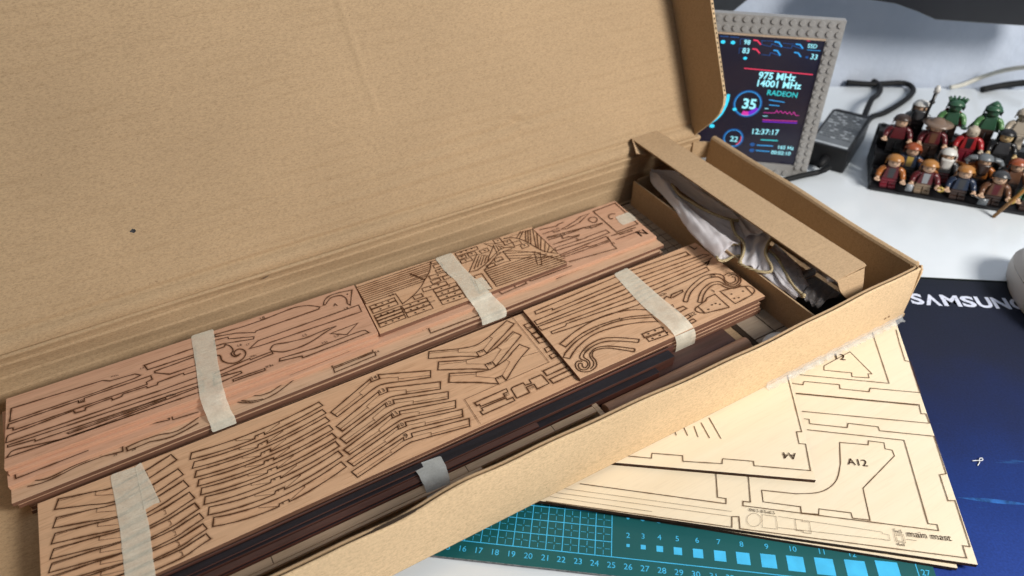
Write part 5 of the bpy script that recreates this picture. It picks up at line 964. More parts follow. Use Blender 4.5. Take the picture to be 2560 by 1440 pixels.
# thin grey sheet with rectangular blanks at the right end of the floor
gs = thing('thin_veneer_sheet', 'thin grey wood sheet of rectangular blanks on the box floor by the inner tray', 'wood sheet', (25, 15, 1.51))
v, f = boxv(-2.4, 1.45, -11.8, 11.9, 0, .06); me('board', v, f, 'gap_dark', gs)
y = 2.2
while y < 11.6:
    for x0, x1 in ((-1.35, -.40), (-.33, .52), (.59, 1.42)):
        v, f = boxv(x0, x1, y, y+.88, .05, .11); me('blank', v, f, 'grey_ply', gs, bevel=.02)
    y += .95
for x0, x1, y0, y1 in ((-1.9, .1, -8.6, -6.3), (.2, 1.42, -8.6, -6.3), (-1.9, .1, -11.2, -8.7), (.2, 1.42, -11.2, -8.7), (-1.9, 1.42, -6.2, 2.1)):
    v, f = boxv(x0, x1, y0, y1, .05, .11); me('blank', v, f, 'grey_ply', gs, bevel=.02)

# ------------------------------------------------------------------ dark strips, slotted plank and dowel along the front wall
GD = 'dark hardwood strips along the front wall'
def strip(x0, x1, y0, y1, z0, z1, mk, label, group=GD, name='wood_strip', skew=0.0):
    n = 14; V, F = [], []
    for i in range(n+1):
        t = i/n; x = x0+(x1-x0)*t; dy = skew*(t-.5)+.03*math.sin(t*5+x0); dz = .02*math.sin(t*7+y0)
        V += [(x, y0+dy, z0), (x, y1+dy, z0), (x, y1+dy, z1+dz), (x, y0+dy, z1+dz)]
    for i in range(n):
        for k in range(4): F.append((i*4+k, i*4+(k+1) % 4, i*4+4+(k+1) % 4, i*4+4+k))
    F += [(3, 2, 1, 0), (n*4, n*4+1, n*4+2, n*4+3)]
    o = me(name, V, F, [mk, 'strip_side'], None, bevel=.03, label=label, cat='wood strip', group=group)
    for p in o.data.polygons: p.material_index = 0 if abs(p.normal.z) > .5 else 1
    return o
strip(-28.7, 16.2, 7.97, 8.06, 1.9, 2.98, 'walnut', 'thin reddish brown strip on edge between black strips and rib board')
strip(-28.5, 15.6, 7.14, 7.90, 2.0, 2.86, 'ebony', 'black hardwood strip lying tight against the front stack of boards')
strip(-28.3, 13.8, 6.56, 7.10, 2.0, 2.64, 'ebony', 'dark hardwood strip in front of the black strip, ending near the dowel', skew=.05)
strip(-28.0, 3.6, 6.62, 7.04, 2.67, 2.80, 'walnut', 'dark red brown strip stacked on top of the black strips')
strip(-27.8, -4.5, 7.3, 7.75, 2.89, 3.0, 'ebony', 'short thin black strip resting on top of the black strips')
strip(-28.6, 7.4, 4.75, 5.62, 1.52, 1.66, 'ebony', 'added flat black strip standing in for the shaded gap beside the tan slotted plank')  # added piece: its black colour stands in for shade in the empty gap
strip(-28.6, 21.5, 6.6, 8.3, 1.52, 1.95, 'walnut', 'wide dark brown strip underneath the black strips')
strip(-28.6, 22.8, 3.5, 4.35, 1.52, 2.1, 'walnut', 'dark brown plank on the floor next to the front wall')
sp = thing('slotted_plank', 'tan wooden plank with a T-shaped end beside the dark strips', 'wood strip', (0, 5.88, 2.28), .15)
v, f = boxv(-28, 7.8, .06, .60, 0, .24); me('rail', v, f, 'walnut_light', sp, bevel=.02)
v, f = boxv(7.82, 8.2, -.35, .92, 0, .24); me('end_head', v, f, 'walnut_light', sp, bevel=.02)
v, f = boxv(-28, -1.2, -.16, .04, 0, .22); me('rail', v, f, 'walnut_light', sp, bevel=.02)
for x in (-14.6, -2.1, 4.4):
    v, f = boxv(x, x+.05, .07, .59, .241, .246); me('cut_line', v, f, 'burnt_edge', sp)
V, F = tube([(8.5, 5.78, 2.16), (14, 5.80, 2.17), (21.6, 5.9, 2.2)], .62, 24)
me('dowel', V, F, 'dowel_wood', smooth=False, bevel=.04, label='round brown wooden dowel lying along the front wall of the box', cat='dowel')
plain('white_plastic', (.70, .69, .66), .4, .5)
me('white_disc', *lathe([(1.0, 0), (1.7, 0), (1.75, .1), (1.75, .35), (1.65, .42), (1.0, .42), (.95, .3)], 36, (24.2, 4.35, 1.55)), 'white_plastic', smooth=True, label='pale round disc half hidden behind the front wall of the box', cat='disc')

# ------------------------------------------------------------------ tape strips
def tape(key, name, label, mk, sub=5, wob=.02, group='masking tape strips'):
    secs = TAPE[key]; A = spline([s[0] for s in secs], 5); B = spline([s[1] for s in secs], 5); rnd = random.Random(key); rows = []
    for i, (a, b_) in enumerate(zip(A, B)):
        a, b_ = Vector(a), Vector(b_); d = (b_-a).normalized(); a = a-d*(rnd.random()*.05); b_ = b_+d*(rnd.random()*.05)
        rows.append([tuple(a.lerp(b_, k/sub)+Vector((0, 0, .015+wob*rnd.random()))) for k in range(sub+1)])
    V, F = sheetpts(rows); o = me(name, V, F, mk, smooth=True, label=label, cat='tape', group=group)
    sm = o.modifiers.new('sub', 'SUBSURF'); sm.levels = 1; sm.render_levels = 1; return o
tape('A', 'masking_tape', 'cream masking tape strip across the A board at the left', 'masking_tape')
tape('G', 'masking_tape', 'wide cream masking tape strip across the deck grating board', 'masking_tape')
tape('G2', 'masking_tape', 'short torn tape end stuck beside the tape on the grating board', 'masking_tape')
tape('L', 'masking_tape', 'cream masking tape strip wrapped over the L board', 'masking_tape')
tape('R', 'masking_tape', 'long masking tape strip over the leftmost ship ribs', 'masking_tape')
tape('R2', 'masking_tape', 'slanted torn tape end beside the strip over the leftmost ribs', 'masking_tape')
tape('D', 'masking_tape', 'greyish tape strip holding the black strips together', 'masking_tape_grey')
tape('N', 'masking_tape', 'small torn tape square on the far end of the back stack', 'masking_tape')

# ------------------------------------------------------------------ inner tray with its folded lid strip
tr = thing('inner_tray', 'small brown cardboard tray with folded lid strip at the right end of the box', 'tray', (0, 0, 0))
def slab(name, pts, t, mk=None, par=None):
    mk = mk or 'kraft_tray'; P_ = [Vector(p) for p in pts]; n = (P_[1]-P_[0]).cross(P_[2]-P_[0]).normalized()*t; k = len(P_)
    V = [tuple(p) for p in P_]+[tuple(p+n) for p in P_]; F = [tuple(range(k))[::-1], tuple(range(k, 2*k))]+[(i, (i+1) % k, k+(i+1) % k, k+i) for i in range(k)]
    return me(name, V, F, mk, par or tr, bevel=.03)
slab('side_wall', [(26.42, 3.6, 1.53), (26.42, 26.4, 1.53), (26.42, 26.4, 4.3), (26.42, 3.6, 4.3)], -.16)
slab('base', [(26.6, 3.5, 1.53), (33.4, 3.5, 1.53), (33.4, 26.4, 1.53), (26.6, 26.4, 1.53)], .1)
slab('end_wall', [(26.6, 26.25, 1.64), (33.2, 26.25, 1.64), (33.2, 26.25, 4.6), (26.6, 26.25, 4.5)], .14)
S0, S1, S2, S3 = (26.75, 28.0, 7.9), (29.75, 28.0, 7.95), (32.15, 5.05, 6.3), (28.6, 4.9, 6.3)
slab('lid_strip', [S0, S3, S2, S1], -.14)
slab('lid_side', [(29.85, 27.6, 7.8), (32.2, 5.3, 6.2), (33.3, 5.0, 2.0), (33.1, 26.4, 2.0)], .13)
tg = [(28.72, 4.90, 6.22)]+spline([(28.83, 4.78, 5.96), (28.93, 4.53, 5.45), (29.28, 4.28, 4.96), (29.73, 4.09, 4.57), (30.29, 3.96, 4.32), (30.81, 3.97, 4.33), (31.15, 4.09, 4.57), (31.45, 4.33, 5.07), (31.75, 4.80, 6.0)], 3)+[(31.8, 4.92, 6.22)]
slab('tongue', tg, .10)
slab('back_tab', [(26.75, 27.95, 7.85), (26.3, 26.6, 7.1), (27.2, 26.2, 6.8), (27.6, 27.6, 7.6)], .1)
slab('front_tab', [(26.8, 3.9, 3.4), (32.8, 3.7, 3.0), (32.8, 3.6, 1.7), (26.8, 3.6, 1.7)], .1)
plain('black_foam', (.012, .012, .013), .9, .15, bmp=.4); plain('grey_tube', (.05, .05, .055), .5)
v, f = boxv(28.3, 31.6, 4.6, 8.6, 1.66, 3.2); me('black_block', v, f, 'black_foam', bevel=.3, label='black foam block in the near end of the inner tray', cat='foam')
V, F = tube(spline([(27.3, 9.2, 3.2), (29, 8.9, 3.5), (31.2, 8.6, 3.6)]), .32, 12); me('grey_roll', V, F, 'grey_tube', smooth=True, label='dark grey roll beside the black foam in the tray', cat='roll')
# clear plastic bag under the strip
m, nt, b = mat('plastic_film'); b.inputs['Base Color'].default_value = (.72, .66, .66, 1); b.inputs['Roughness'].default_value = .18; b.inputs['Alpha'].default_value = .22; bump(nt, b, noise(nt, coords(nt), 120, 4, .6, 1.5), .9, .004); MAT['plastic_film'] = m
rows = []
for i in range(22):
    y = 5.0+4.6*i/21; rows.append([(27.6+4.6*k/14, y, 3.9+.35*math.sin(i*.9+k*.7)*math.sin(k*.5)+.22*math.sin(i*2.1-k*1.3)+.5*math.sin(k/14*3.14)) for k in range(15)])
me('plastic_bag', *sheetpts(rows), 'plastic_film', smooth=True, label='crumpled clear plastic bag under the tray lid strip', cat='bag')

# ------------------------------------------------------------------ white cloth with gold overlocked hem
m, nt, b = mat('cloth_white'); v = coords(nt)
nt.links.new(mix(nt, ramp(nt, noise(nt, v, 30, 3), [(.3, (.84, .82, .85)), (.7, (.90, .885, .91))]), (.66, .52, .46), ramp(nt, noise(nt, v, 55, 2), [(.6, (0, 0, 0)), (.75, (.35, .35, .35))])), b.inputs['Base Color'])
b.inputs['Roughness'].default_value = .95; b.inputs['Specular IOR Level'].default_value = .08; b.inputs['Sheen Weight'].default_value = .15
w1 = nd(nt, 'ShaderNodeTexWave', bands_direction='X'); w1.inputs['Scale'].default_value = 700; nt.links.new(v, w1.inputs['Vector']); bump(nt, b, mix(nt, w1.outputs['Color'], noise(nt, v, 200, 3), .6), .35, .0006); tl = nt.nodes.new('ShaderNodeBsdfTranslucent'); tl.inputs['Color'].default_value = (.92, .90, .94, 1); mx_ = nt.nodes.new('ShaderNodeMixShader'); mx_.inputs[0].default_value = .48
nt.links.new(b.outputs[0], mx_.inputs[1]); nt.links.new(tl.outputs[0], mx_.inputs[2]); nt.links.new(mx_.outputs[0], nt.nodes['Material Output'].inputs['Surface']); MAT['cloth_white'] = m
m, nt, b = mat('gold_thread'); w1 = nd(nt, 'ShaderNodeTexWave', bands_direction='DIAGONAL'); w1.inputs['Scale'].default_value = 260; w1.inputs['Distortion'].default_value = 1.0; nt.links.new(coords(nt), w1.inputs['Vector'])
nt.links.new(ramp(nt, w1.outputs['Fac'], [(.2, (.34, .25, .12)), (.7, (.66, .55, .34))]), b.inputs['Base Color']); b.inputs['Roughness'].default_value = .7; bump(nt, b, w1.outputs['Fac'], .8, .0008); MAT['gold_thread'] = m
cl = thing('folded_cloth', 'white cloth with gold stitched hem folded in the inner tray', 'cloth', (0, 0, 0))
amp = {'main_fold': (.6, .10), 'middle_fold': (-.12, .10), 'rear_fold': (.35, .22), 'front_flap': (-.25, .2), 'pocket': (-.35, .02), 'tail': (.15, .03), 'under_layer': (.15, .12)}
for nm, (a, b_) in CLOTH.items():
    A, B = spline(a, 8), spline(b_, 8); am, rp = amp[nm]; rows = []; nc = 26
    for i, (p, q) in enumerate(zip(A, B)):
        p, q = Vector(p), Vector(q); r = []
        for k in range(nc+1):
            t = k/nc; u = i/len(A); c_ = p.lerp(q, t)
            w = (q-p).length; c_ = c_+Vector((0, 0, am*min(1, w/2.2)*math.sin(math.pi*t)**.8+rp*math.sin(t*11+u*5+am*3)*math.sin(math.pi*t)+.03*math.sin(t*23+u*31)*math.sin(math.pi*t)+.16*mnoise.noise(Vector(c_)*.9)*math.sin(math.pi*t)+.07*mnoise.noise(Vector(c_)*2.3)))
            r.append(tuple(c_))
        rows.append(r)
    V, F = sheetpts(rows); o = me('cloth_fold', V, F, 'cloth_white', cl, smooth=True); solid(o, .05)
for hpts in HEM:
    V, F = tube(spline(hpts, 8), .125, 8); me('hem', V, F, 'gold_thread', cl, smooth=True)
v_, f_ = lathe([(0, -.2), (.16, -.14), (.2, 0), (.16, .14), (0, .2)], 10, HEM[1][6]); me('hem_knot', v_, f_, 'gold_thread', cl, smooth=True)
v_, f_ = lathe([(0, -.2), (.16, -.14), (.2, 0), (.16, .14), (0, .2)], 10, HEM[4][4]); me('hem_knot', v_, f_, 'gold_thread', cl, smooth=True)

# ------------------------------------------------------------------ sensor display in a stud-brick frame
plain('brick_grey', (.31, .305, .30), .42, .5, var=.05, vscale=40); plain('brick_tan', (.50, .38, .28), .45)
emit('ui_w', (.36, .88, 1.0), 1.15); emit('ui_t', (.05, .75, .8), .9); emit('ui_r', (1.0, .06, .14), 1.0); emit('ui_m', (1.0, .06, .55), .75); emit('ui_p', (.25, .02, .8), .8)
emit('ui_b', (.05, .45, 1.0), .9); emit('ui_d', (.02, .16, .55), .55); emit('ui_c', (.05, .70, 1.0), 1.2)
m, nt, b = mat('screen_glass'); b.inputs['Base Color'].default_value = (.008, .008, .012, 1); b.inputs['Roughness'].default_value = .18
nt.links.new(ramp(nt, noise(nt, coords(nt), 14, 3), [(.3, (.004, .006, .022)), (.7, (.016, .009, .02))]), b.inputs['Emission Color']); b.inputs['Emission Strength'].default_value = .8; MAT['screen_glass'] = m
h_, v_, n_ = Vector(SCR['h']), Vector(SCR['v']), Vector(SCR['n']); sp0 = Vector(SCR['P0'])
scr = thing('sensor_display', 'upright computer status display in a grey stud-brick frame behind the box', 'display', tuple(sp0))
def sc(x, y, d=0): return tuple(h_*x+v_*y+n_*d)
def scbox(name, x0, x1, y0, y1, d0, d1, mk, par=None, bevel=.02):
    v, f = prism([(x0, y0), (x1, y0), (x1, y1), (x0, y1)], d0, d1); return me(name, [sc(*p) for p in v], f, mk, par or scr, bevel=bevel)
SW, SH, FW = 21.0, 16.34, 1.42
screen = scbox('screen', -SW+FW, -FW, 1.3, SH-1.8, -.9, -.25, 'screen_glass')
pitch = FW/2*1.22
def studrow(x, y, horiz, n, par):
    for k in range(n):
        cx, cy = (x-pitch*k, y) if horiz else (x, y-pitch*k); V, F = lathe([(.285, 0), (.285, .09), (.265, .115), (0.02, .115)], 14)
        if k == 0 and not hasattr(studrow, 'm'): studrow.m = me('stud', [tuple(h_*a+v_*b_+n_*c_) for a, b_, c_ in V], F, 'brick_grey', par, smooth=False).data; o = par.children[-1]
        else: o = bpy.data.objects.new('stud', studrow.m); link(o, par)
        o.location = (h_*cx+v_*cy+n_*.0)*S
top = scbox('frame_bar', -SW, 0, SH-1.78, SH, -.95, 0, 'brick_grey')
rgt = scbox('frame_bar', -FW, 0, 0, SH-1.80, -.95, 0, 'brick_grey')
lft = scbox('frame_bar', -SW, -SW+FW, 0, SH-1.80, -.95, 0, 'brick_grey')
bot = scbox('frame_bar', -SW+FW+.02, -FW-.02, 0, 1.28, -.95, 0, 'brick_grey')
scbox('trim_tile', -SW+FW+.02, -FW-.02, SH-1.99, SH-1.80, -.9, .02, 'brick_tan')
studrow(-.43, SH-.45, True, 18, top); studrow(-.43, SH-.45-pitch, True, 18, top)
studrow(-.36, SH-.45-2*pitch, False, 16, rgt); studrow(-1.04, SH-.45-2*pitch, False, 16, rgt)
studrow(-.43-2*pitch, .42, True, 18, bot)
scbox('support_foot', -14, -6, 0, 2, -5, -.96, 'brick_grey')
UD = -.235
CM = {'w': 'ui_w', 't': 'ui_t', 'r': 'ui_r', 'm': 'ui_m', 'p': 'ui_p', 'b': 'ui_b', 'd': 'ui_d', 'c': 'ui_c'}
for i, (s, c_, x0, y0, x1, y1) in enumerate(UI['text']):
    w = math.hypot(x1-x0, y1-y0); ang = math.degrees(math.atan2(y1-y0, x1-x0))
    v2, F = textgeo(s, width=w, bold=.03 if 'MHz' in s or s == '35' else .012); V = place(v2, x0, y0, ang, UD+.008); me('display_text', [sc(*p) for p in V], F, CM[c_], screen, recalc=False)
for i, (c_, w, pts) in enumerate(UI['line']):
    V, F, A = ribbon(pts, w*.5, w*.5+.001, UD+.001+.0004*(i % 12)); me('display_graph', [sc(*p) for p in V], F, CM[c_], screen, recalc=False)
for i, (c_, w, x, y, r, a0, a1) in enumerate(UI['ring']):
    n = 40; pts = [(x+r*math.cos(math.radians(a0+(a1-a0)*k/n)), y+r*math.sin(math.radians(a0+(a1-a0)*k/n))) for k in range(n+1)]
    V, F, A = ribbon(pts, w*.5, w*.5+.001, UD+.006+.0005*i); me('display_gauge', [sc(*p) for p in V], F, CM[c_], screen, recalc=False)
for c_, x, y, r in UI['blob']:
    me('display_icon', [sc(x+1.3*r*math.cos(a*.5236), y+r*math.sin(a*.5236), UD+.007) for a in range(12)], [tuple(range(12))], CM[c_], screen, recalc=False)

# ------------------------------------------------------------------ power adapter and cables
plain('black_plastic', (.010, .0105, .012), .45, .35, bmp=.15); plain('black_rubber', (.008, .0085, .010), .6, .25)
plain('sticker_grey', (.13, .145, .16), .5, .4); plain('sticker_print', (.05, .055, .06), .6); plain('sticker_light', (.42, .45, .48), .5)
q = [Vector(p) for p in PSU]; q = [q[0], q[1], q[2], q[3]]
ctr = sum(q, Vector())/4
ux = ((q[1]-q[0])+(q[2]-q[3])).normalized(); uy = ((q[0]-q[3])+(q[1]-q[2])).normalized(); uy = (uy-ux*uy.dot(ux)).normalized()
hw, hl = 2.15, 4.85
ps = thing('power_adapter', 'black laptop power adapter with grey printed label behind the display', 'power adapter', (ctr.x, ctr.y, 0), math.degrees(math.atan2(ux.y, ux.x)))
v, f = prism([(-hw, -hl), (hw, -hl), (hw, hl-.5), (hw-.5, hl), (-hw+.5, hl), (-hw, hl-.5)], .02, 2.7); me('case', v, f, 'black_plastic', ps, bevel=.18)
v, f = boxv(-hw+.3, hw-.35, -hl+.25, hl-1.0, 2.69, 2.712); lab = me('label', v, f, 'sticker_grey', ps)
rnd = random.Random(3)
for r in range(13):
    y = hl-1.4-r*.52; x = -hw+.42
    while x < hw-.7:
        w = rnd.uniform(.15, .6); 
        if x+w > hw-.45: break
        v, f = boxv(x, x+w, y, y+.2, 2.713, 2.715); me('label_print', v, f, rnd.choice(['sticker_print', 'sticker_print', 'sticker_light']), lab); x += w+.1
v, f = boxv(-hw+.35, hw-.4, -hl+.4, -hl+.75, 2.713, 2.716); me('label_print', v, f, 'sticker_light', lab)
V, F = tube([(1.05, hl-.4, 1.6), (1.1, hl+.5, 1.55), (1.15, hl+1.2, 1.4)], [.6, .55, .34], 10); me('strain_relief', V, F, 'black_rubber', ps, smooth=True)
V, F = tube([(0, -hl+.1, 1.2), (-.1, -hl-.6, 1.1), (-.2, -hl-1.4, .9)], [.5, .42, .28], 10); me('strain_relief', V, F, 'black_rubber', ps, smooth=True)
uyy = Vector((-ux.y, ux.x, 0)); uyy = uyy if uyy.dot(uy) > 0 else -uyy
CABLE[0][0] = tuple(Vector((ctr.x, ctr.y, 1.4))+ux*1.15+uyy*(hl+1.1)); CABLE[1][0] = tuple(Vector((ctr.x, ctr.y, .9))+ux*1.6+uyy*(hl-.2))
for k, (pts, lb) in enumerate(zip(CABLE, ('thick black cable bending from the adapter towards the wall', 'black cable looping on the white desk behind the adapter', 'black cable running from the adapter past the display foot'))):
    V, F = tube(spline(pts, 8), .34 if k < 2 else .30, 10); me('power_cable', V, F, 'black_rubber', smooth=True, label=lb, cat='cable', group='black cables by the adapter')
plain('cable_white', (.55, .54, .48), .5)
V, F = tube(spline(WCABLE, 8), .28, 10); me('white_cable', V, F, 'cable_white', smooth=True, label='off-white cable climbing the wall at the back right', cat='cable')
V, F = tube(spline(BCABLE, 8), .42, 10); me('power_cable', V, F, 'black_rubber', smooth=True, label='black cable along the wall at the far right', cat='cable', group='black cables by the adapter')

# ------------------------------------------------------------------ monitor bottom and stand arm at the wall
plain('monitor_black', (.012, .013, .016), .3, .5); plain('monitor_grey', (.03, .035, .042), .5)
def wallsolid(name, P_, t, mk, **tags):
    nn = Vector((-.5307, -.8475, 0)); k = len(P_); c0 = Vector(P_[0]); V = [tuple(Vector(p)-c0) for p in P_]+[tuple(Vector(p)-c0+nn*t) for p in P_]
    F = [tuple(range(k))[::-1], tuple(range(k, 2*k))]+[(i, (i+1) % k, k+(i+1) % k, k+i) for i in range(k)]
    return me(name, V, F, mk, loc=tuple(c0), bevel=.12, **tags)
wallsolid('monitor', MON, -3.0, 'monitor_black', label='black monitor bottom edge hanging in the top right corner', cat='monitor')
wallsolid('monitor_stand', MON2, -2.0, 'monitor_grey', label='dark grey stand corner above the grey display frame', cat='stand')

# ------------------------------------------------------------------ white mouse, scrap of paper
m, nt, b = mat('mouse_white'); b.inputs['Base Color'].default_value = (.62, .60, .58, 1); b.inputs['Roughness'].default_value = .45; MAT['mouse_white'] = m
plain('mouse_seam', (.12, .12, .125), .6)
ms = thing('computer_mouse', 'white wireless mouse at the right edge on the mouse pad', 'mouse', (48.9, -2.7, .16), 239.3)
def mouse_pt(u, t):      # u around, t up
    a = u; cx, cy = math.cos(a), math.sin(a); ex = 5.9*(abs(cx)**.85)*(1 if cx > 0 else -1); ey = 3.05*(abs(cy)**.8)*(1 if cy > 0 else -1)
    ey *= 1-.10*math.cos(2*a)*.6
    k = [.90, .97, 1.0, 1.0, .985, .93, .80, .60, .35, .0][t]; z = [0, .5, 1.1, 1.75, 2.15, 2.65, 3.1, 3.45, 3.65, 3.72][t]
    z *= (1-.16*(cx*k)**2 - .10*cx*k); return (ex*k, ey*k, z)
nu = 48
def mrings(t0, t1): 
    V = [mouse_pt(2*math.pi*i/nu, t) for t in range(t0, t1+1) for i in range(nu)]; F = [(r*nu+i, r*nu+(i+1) % nu, (r+1)*nu+(i+1) % nu, (r+1)*nu+i) for r in range(t1-t0) for i in range(nu)]; return V, F
me('lower_shell', *mrings(0, 4), 'mouse_white', ms, smooth=True)
V, F = mrings(4, 9); V = [(x*1.004, y*1.004, z+.06) for x, y, z in V]; me('top_shell', V, F, 'mouse_white', ms, smooth=True)
V, F = mrings(4, 4); V2 = [(x*.985, y*.985, z) for x, y, z in V]+[(x*.985, y*.985, z+.06) for x, y, z in V]; me('seam', V2, [(i, (i+1) % nu, nu+(i+1) % nu, nu+i) for i in range(nu)], 'mouse_seam', ms)
# maker's lettering on the side facing the camera
v2, F = textgeo('ATK : BE', width=2.3, height=.36)
def side(u, v_): 
    # walk along the near-left side of the shell
    a = math.pi*1.25+u*.17; p = Vector(mouse_pt(a, 1)); q_ = Vector(mouse_pt(a, 2)); r = p.lerp(q_, v_); o_ = Vector((r.x, r.y, 0)).normalized()*.03; return tuple(r+o_)
me('lettering', [side(a, b_*1.2) for a, b_ in v2], F, 'mouse_seam', ms, recalc=False)
plain('paper_white', (.72, .76, .82), .8)
rows = [[(i*.6, k*.5-1, .25+.35*math.sin(i*1.3+k*.8)*math.cos(k*1.1)+.28*(i > 0)*i*.3) for k in range(6)] for i in range(6)]
me('paper_scrap', *sheetpts(rows), 'paper_white', loc=(59.0, 4.8, .05), rz=-30, label='crumpled white paper scrap at the right edge of the desk', cat='paper')

# ------------------------------------------------------------------ stepped stand with toy figures
plain('stand_black', (.010, .010, .012), .35, .5)
for nm, col in dict(skin=(.72, .48, .33), skin_yellow=(.62, .45, .22), maroon=(.12, .014, .02), darkred=(.20, .015, .03), orange=(.42, .14, .03), ginger=(.47, .21, .055), red_hair=(.36, .085, .03), sand=(.30, .22, .15), black=(.012, .012, .014), dkbrown=(.05, .028, .022), brown=(.16, .07, .035), navy=(.02, .035, .075), green=(.035, .11, .06), ltgreen=(.10, .25, .09), grey=(.17, .19, .21), white=(.72, .71, .68), bone=(.52, .45, .36), gold=(.55, .38, .09), red=(.40, .02, .025), tanhat=(.22, .15, .11), dkgrey=(.05, .052, .058), silver=(.35, .37, .4), stick=(.36, .17, .04)).items():
    plain('toy_'+nm, tuple(x*.82 for x in col), .32, .5, var=.03)
E1, E2 = Vector((.647, -.762)), Vector((.762, .647)); SO = Vector((50.98, 18.09)); sang = math.degrees(math.atan2(E1.y, E1.x))
stand = thing('display_stand', 'black stepped display stand holding toy figures', 'display stand', (SO.x, SO.y, 0), sang)
steps = [(0, 1.9, .35), (1.9, 3.75, .95), (3.75, 5.6, 2.45), (5.6, 7.6, 4.0)]
for y0, y1, z in steps:
    v, f = boxv(0, 17, y0+.01, y1, .01, z); me('step', v, f, 'stand_black', stand, bevel=.05)
for y0, y1, z in steps[1:]:
    V, F = [], []
    for i in range(20):
        k = lathe([(.27, 0), (.27, .17), (.02, .17)], 10, (.45+i*.88, y1-.45, z-.01)); V, F = merge((V, F), k)
    o = me('studs', V, F, 'stand_black', stand); o['kind'] = 'stuff'
for k in range(6):
    v, f = boxv(-.12, .02, .3+k*1.2, 1.2+k*1.2, .02, 1.0+k*.62); me('side_slope', v, f, 'stand_black', stand, bevel=.05)
FS = 1.12
def figure(name, label, s, row, legs, torso, arms, head='skin', hair=None, hstyle='hair', short=False, extra=(), turn=0, belt=None, vest=None):
    y = steps[row][0]+.95; z = steps[row][2]; p = SO+E1*s+E2*y
    t = thing(name, label, 'toy figure', (p.x, p.y, z+.005), sang+turn, 'toy figures on the black stand'); t.scale = (1.85, 1.7, 1.24)
    lh = .55 if short else 1.0
    for sx in (-1, 1):
        v, f = boxv(sx*.02 if sx > 0 else -.40, .40 if sx > 0 else -.02, -.22, .22, 0, lh); a, b_ = boxv(sx*.02 if sx > 0 else -.40, .40 if sx > 0 else -.02, -.34, -.2, 0, .28); me('leg', *merge((v, f), (a, b_)), 'toy_'+legs, t, bevel=.04)
    v, f = boxv(-.40, .40, -.22, .22, lh+.005, lh+.25); me('hip', v, f, 'toy_'+(belt or legs), t, bevel=.04)
    tz = lh+.25; W0, W1 = .40, .29
    V = [(-W0, -.22, tz), (W0, -.22, tz), (W0, .22, tz), (-W0, .22, tz), (-W1, -.20, tz+1.08), (W1, -.20, tz+1.08), (W1, .20, tz+1.08), (-W1, .20, tz+1.08)]
    F = [(3, 2, 1, 0), (4, 5, 6, 7), (0, 1, 5, 4), (1, 2, 6, 5), (2, 3, 7, 6), (3, 0, 4, 7)]; to = me('torso', V, F, 'toy_'+torso, t, bevel=.05)
    if vest:
        V = [(-.14, -.232, tz+.1), (.14, -.232, tz+.1), (.17, -.215, tz+1.0), (-.17, -.215, tz+1.0)]; me('shirt_print', V, [(0, 1, 2, 3)], 'toy_'+vest, to, recalc=False)
    for sx in (-1, 1):
        V, F = tube(spline([(sx*.32, 0, tz+.90), (sx*.50, -.02, tz+.75), (sx*.60, -.12, tz+.45), (sx*.64, -.34, tz+.22)], 4), [.17]*5+[.16]*4+[.14]*4, 10); arm = me('arm', V, F, 'toy_'+arms, t, smooth=True)
        V, F = tube([(sx*.64, -.32, tz+.23), (sx*.66, -.50, tz+.14)], [.09, .1], 8); V2, F2 = [], []
        ring = [(.13*math.cos(a), .13*math.sin(a)) for a in [math.radians(x) for x in range(40, 331, 29)]]
        V2, F2 = tube([(sx*.66+a, -.60+b_, tz+.10) for a, b_ in ring], .065, 6); me('hand', *merge((V, F), (V2, F2)), 'toy_'+head, arm, smooth=True)
    hz = tz+1.10
    hd = me('head', *lathe([(.12, 0), (.25, .02), (.305, .10), (.315, .35), (.30, .62), (.24, .72), (.14, .74), (.14, .86), (.02, .87)], 18, (0, 0, hz)), 'toy_'+head, t, smooth=True)
    for sx in (-1, 1):
        me('eye', [(sx*.11+.04*math.cos(a*.785), -.318+.02*abs(math.cos(a*.785)), hz+.42+.05*math.sin(a*.785)) for a in range(8)], [tuple(range(8))], 'toy_black', hd, recalc=False)
    v, f = boxv(-.10, .10, -.325, -.30, hz+.20, hz+.225); me('mouth', v, f, 'toy_dkbrown', hd)
    if hair:
        rn = random.Random(name+label); V, F = [], []; nu_, nv = 22, 9
        for j in range(nv+1):
            ph = math.pi*.5*j/nv*1.28
            for i in range(nu_):
                th = 2*math.pi*i/nu_; r = .43*math.sin(min(ph, math.pi*.5)); front = max(0, -math.sin(th)); zz_ = hz+.50+.47*math.cos(ph) if ph < 1.57 else hz+.50-(ph-1.57)*(1.0 if hstyle != 'long' else 2.0)
                zz_ = max(zz_, hz+.50+.16*front) if front > .25 else zz_
                rr = r*(1+.07*math.sin(i*3.0+j)+.04*rn.random()); V.append((rr*math.cos(th), rr*math.sin(th)+.03, zz_))
        for j in range(nv):
            for i in range(nu_): F.append((j*nu_+i, j*nu_+(i+1) % nu_, (j+1)*nu_+(i+1) % nu_, (j+1)*nu_+i))
        me('hair' if hstyle != 'hood' else 'hood', V, F, 'toy_'+hair, t, smooth=True)
        if hstyle == 'hat': me('hat_brim', *lathe([(.3, .68), (.75, .60), (.80, .66), (.5, .76), (.35, .82), (.25, 1.05), (.02, 1.1)], 22, (0, 0, hz)), 'toy_'+hair, t, smooth=True)
        if hstyle == 'crest':
            for i in range(7):
                a = math.pi*(i/6); V, F = tube([(.32*math.cos(a), .1, hz+.75+.1*math.sin(a)), (.5*math.cos(a), .1, hz+1.05+.2*math.sin(a))], [.13, .04], 6); me('hat_spike', V, F, 'toy_'+hair, t, smooth=True)
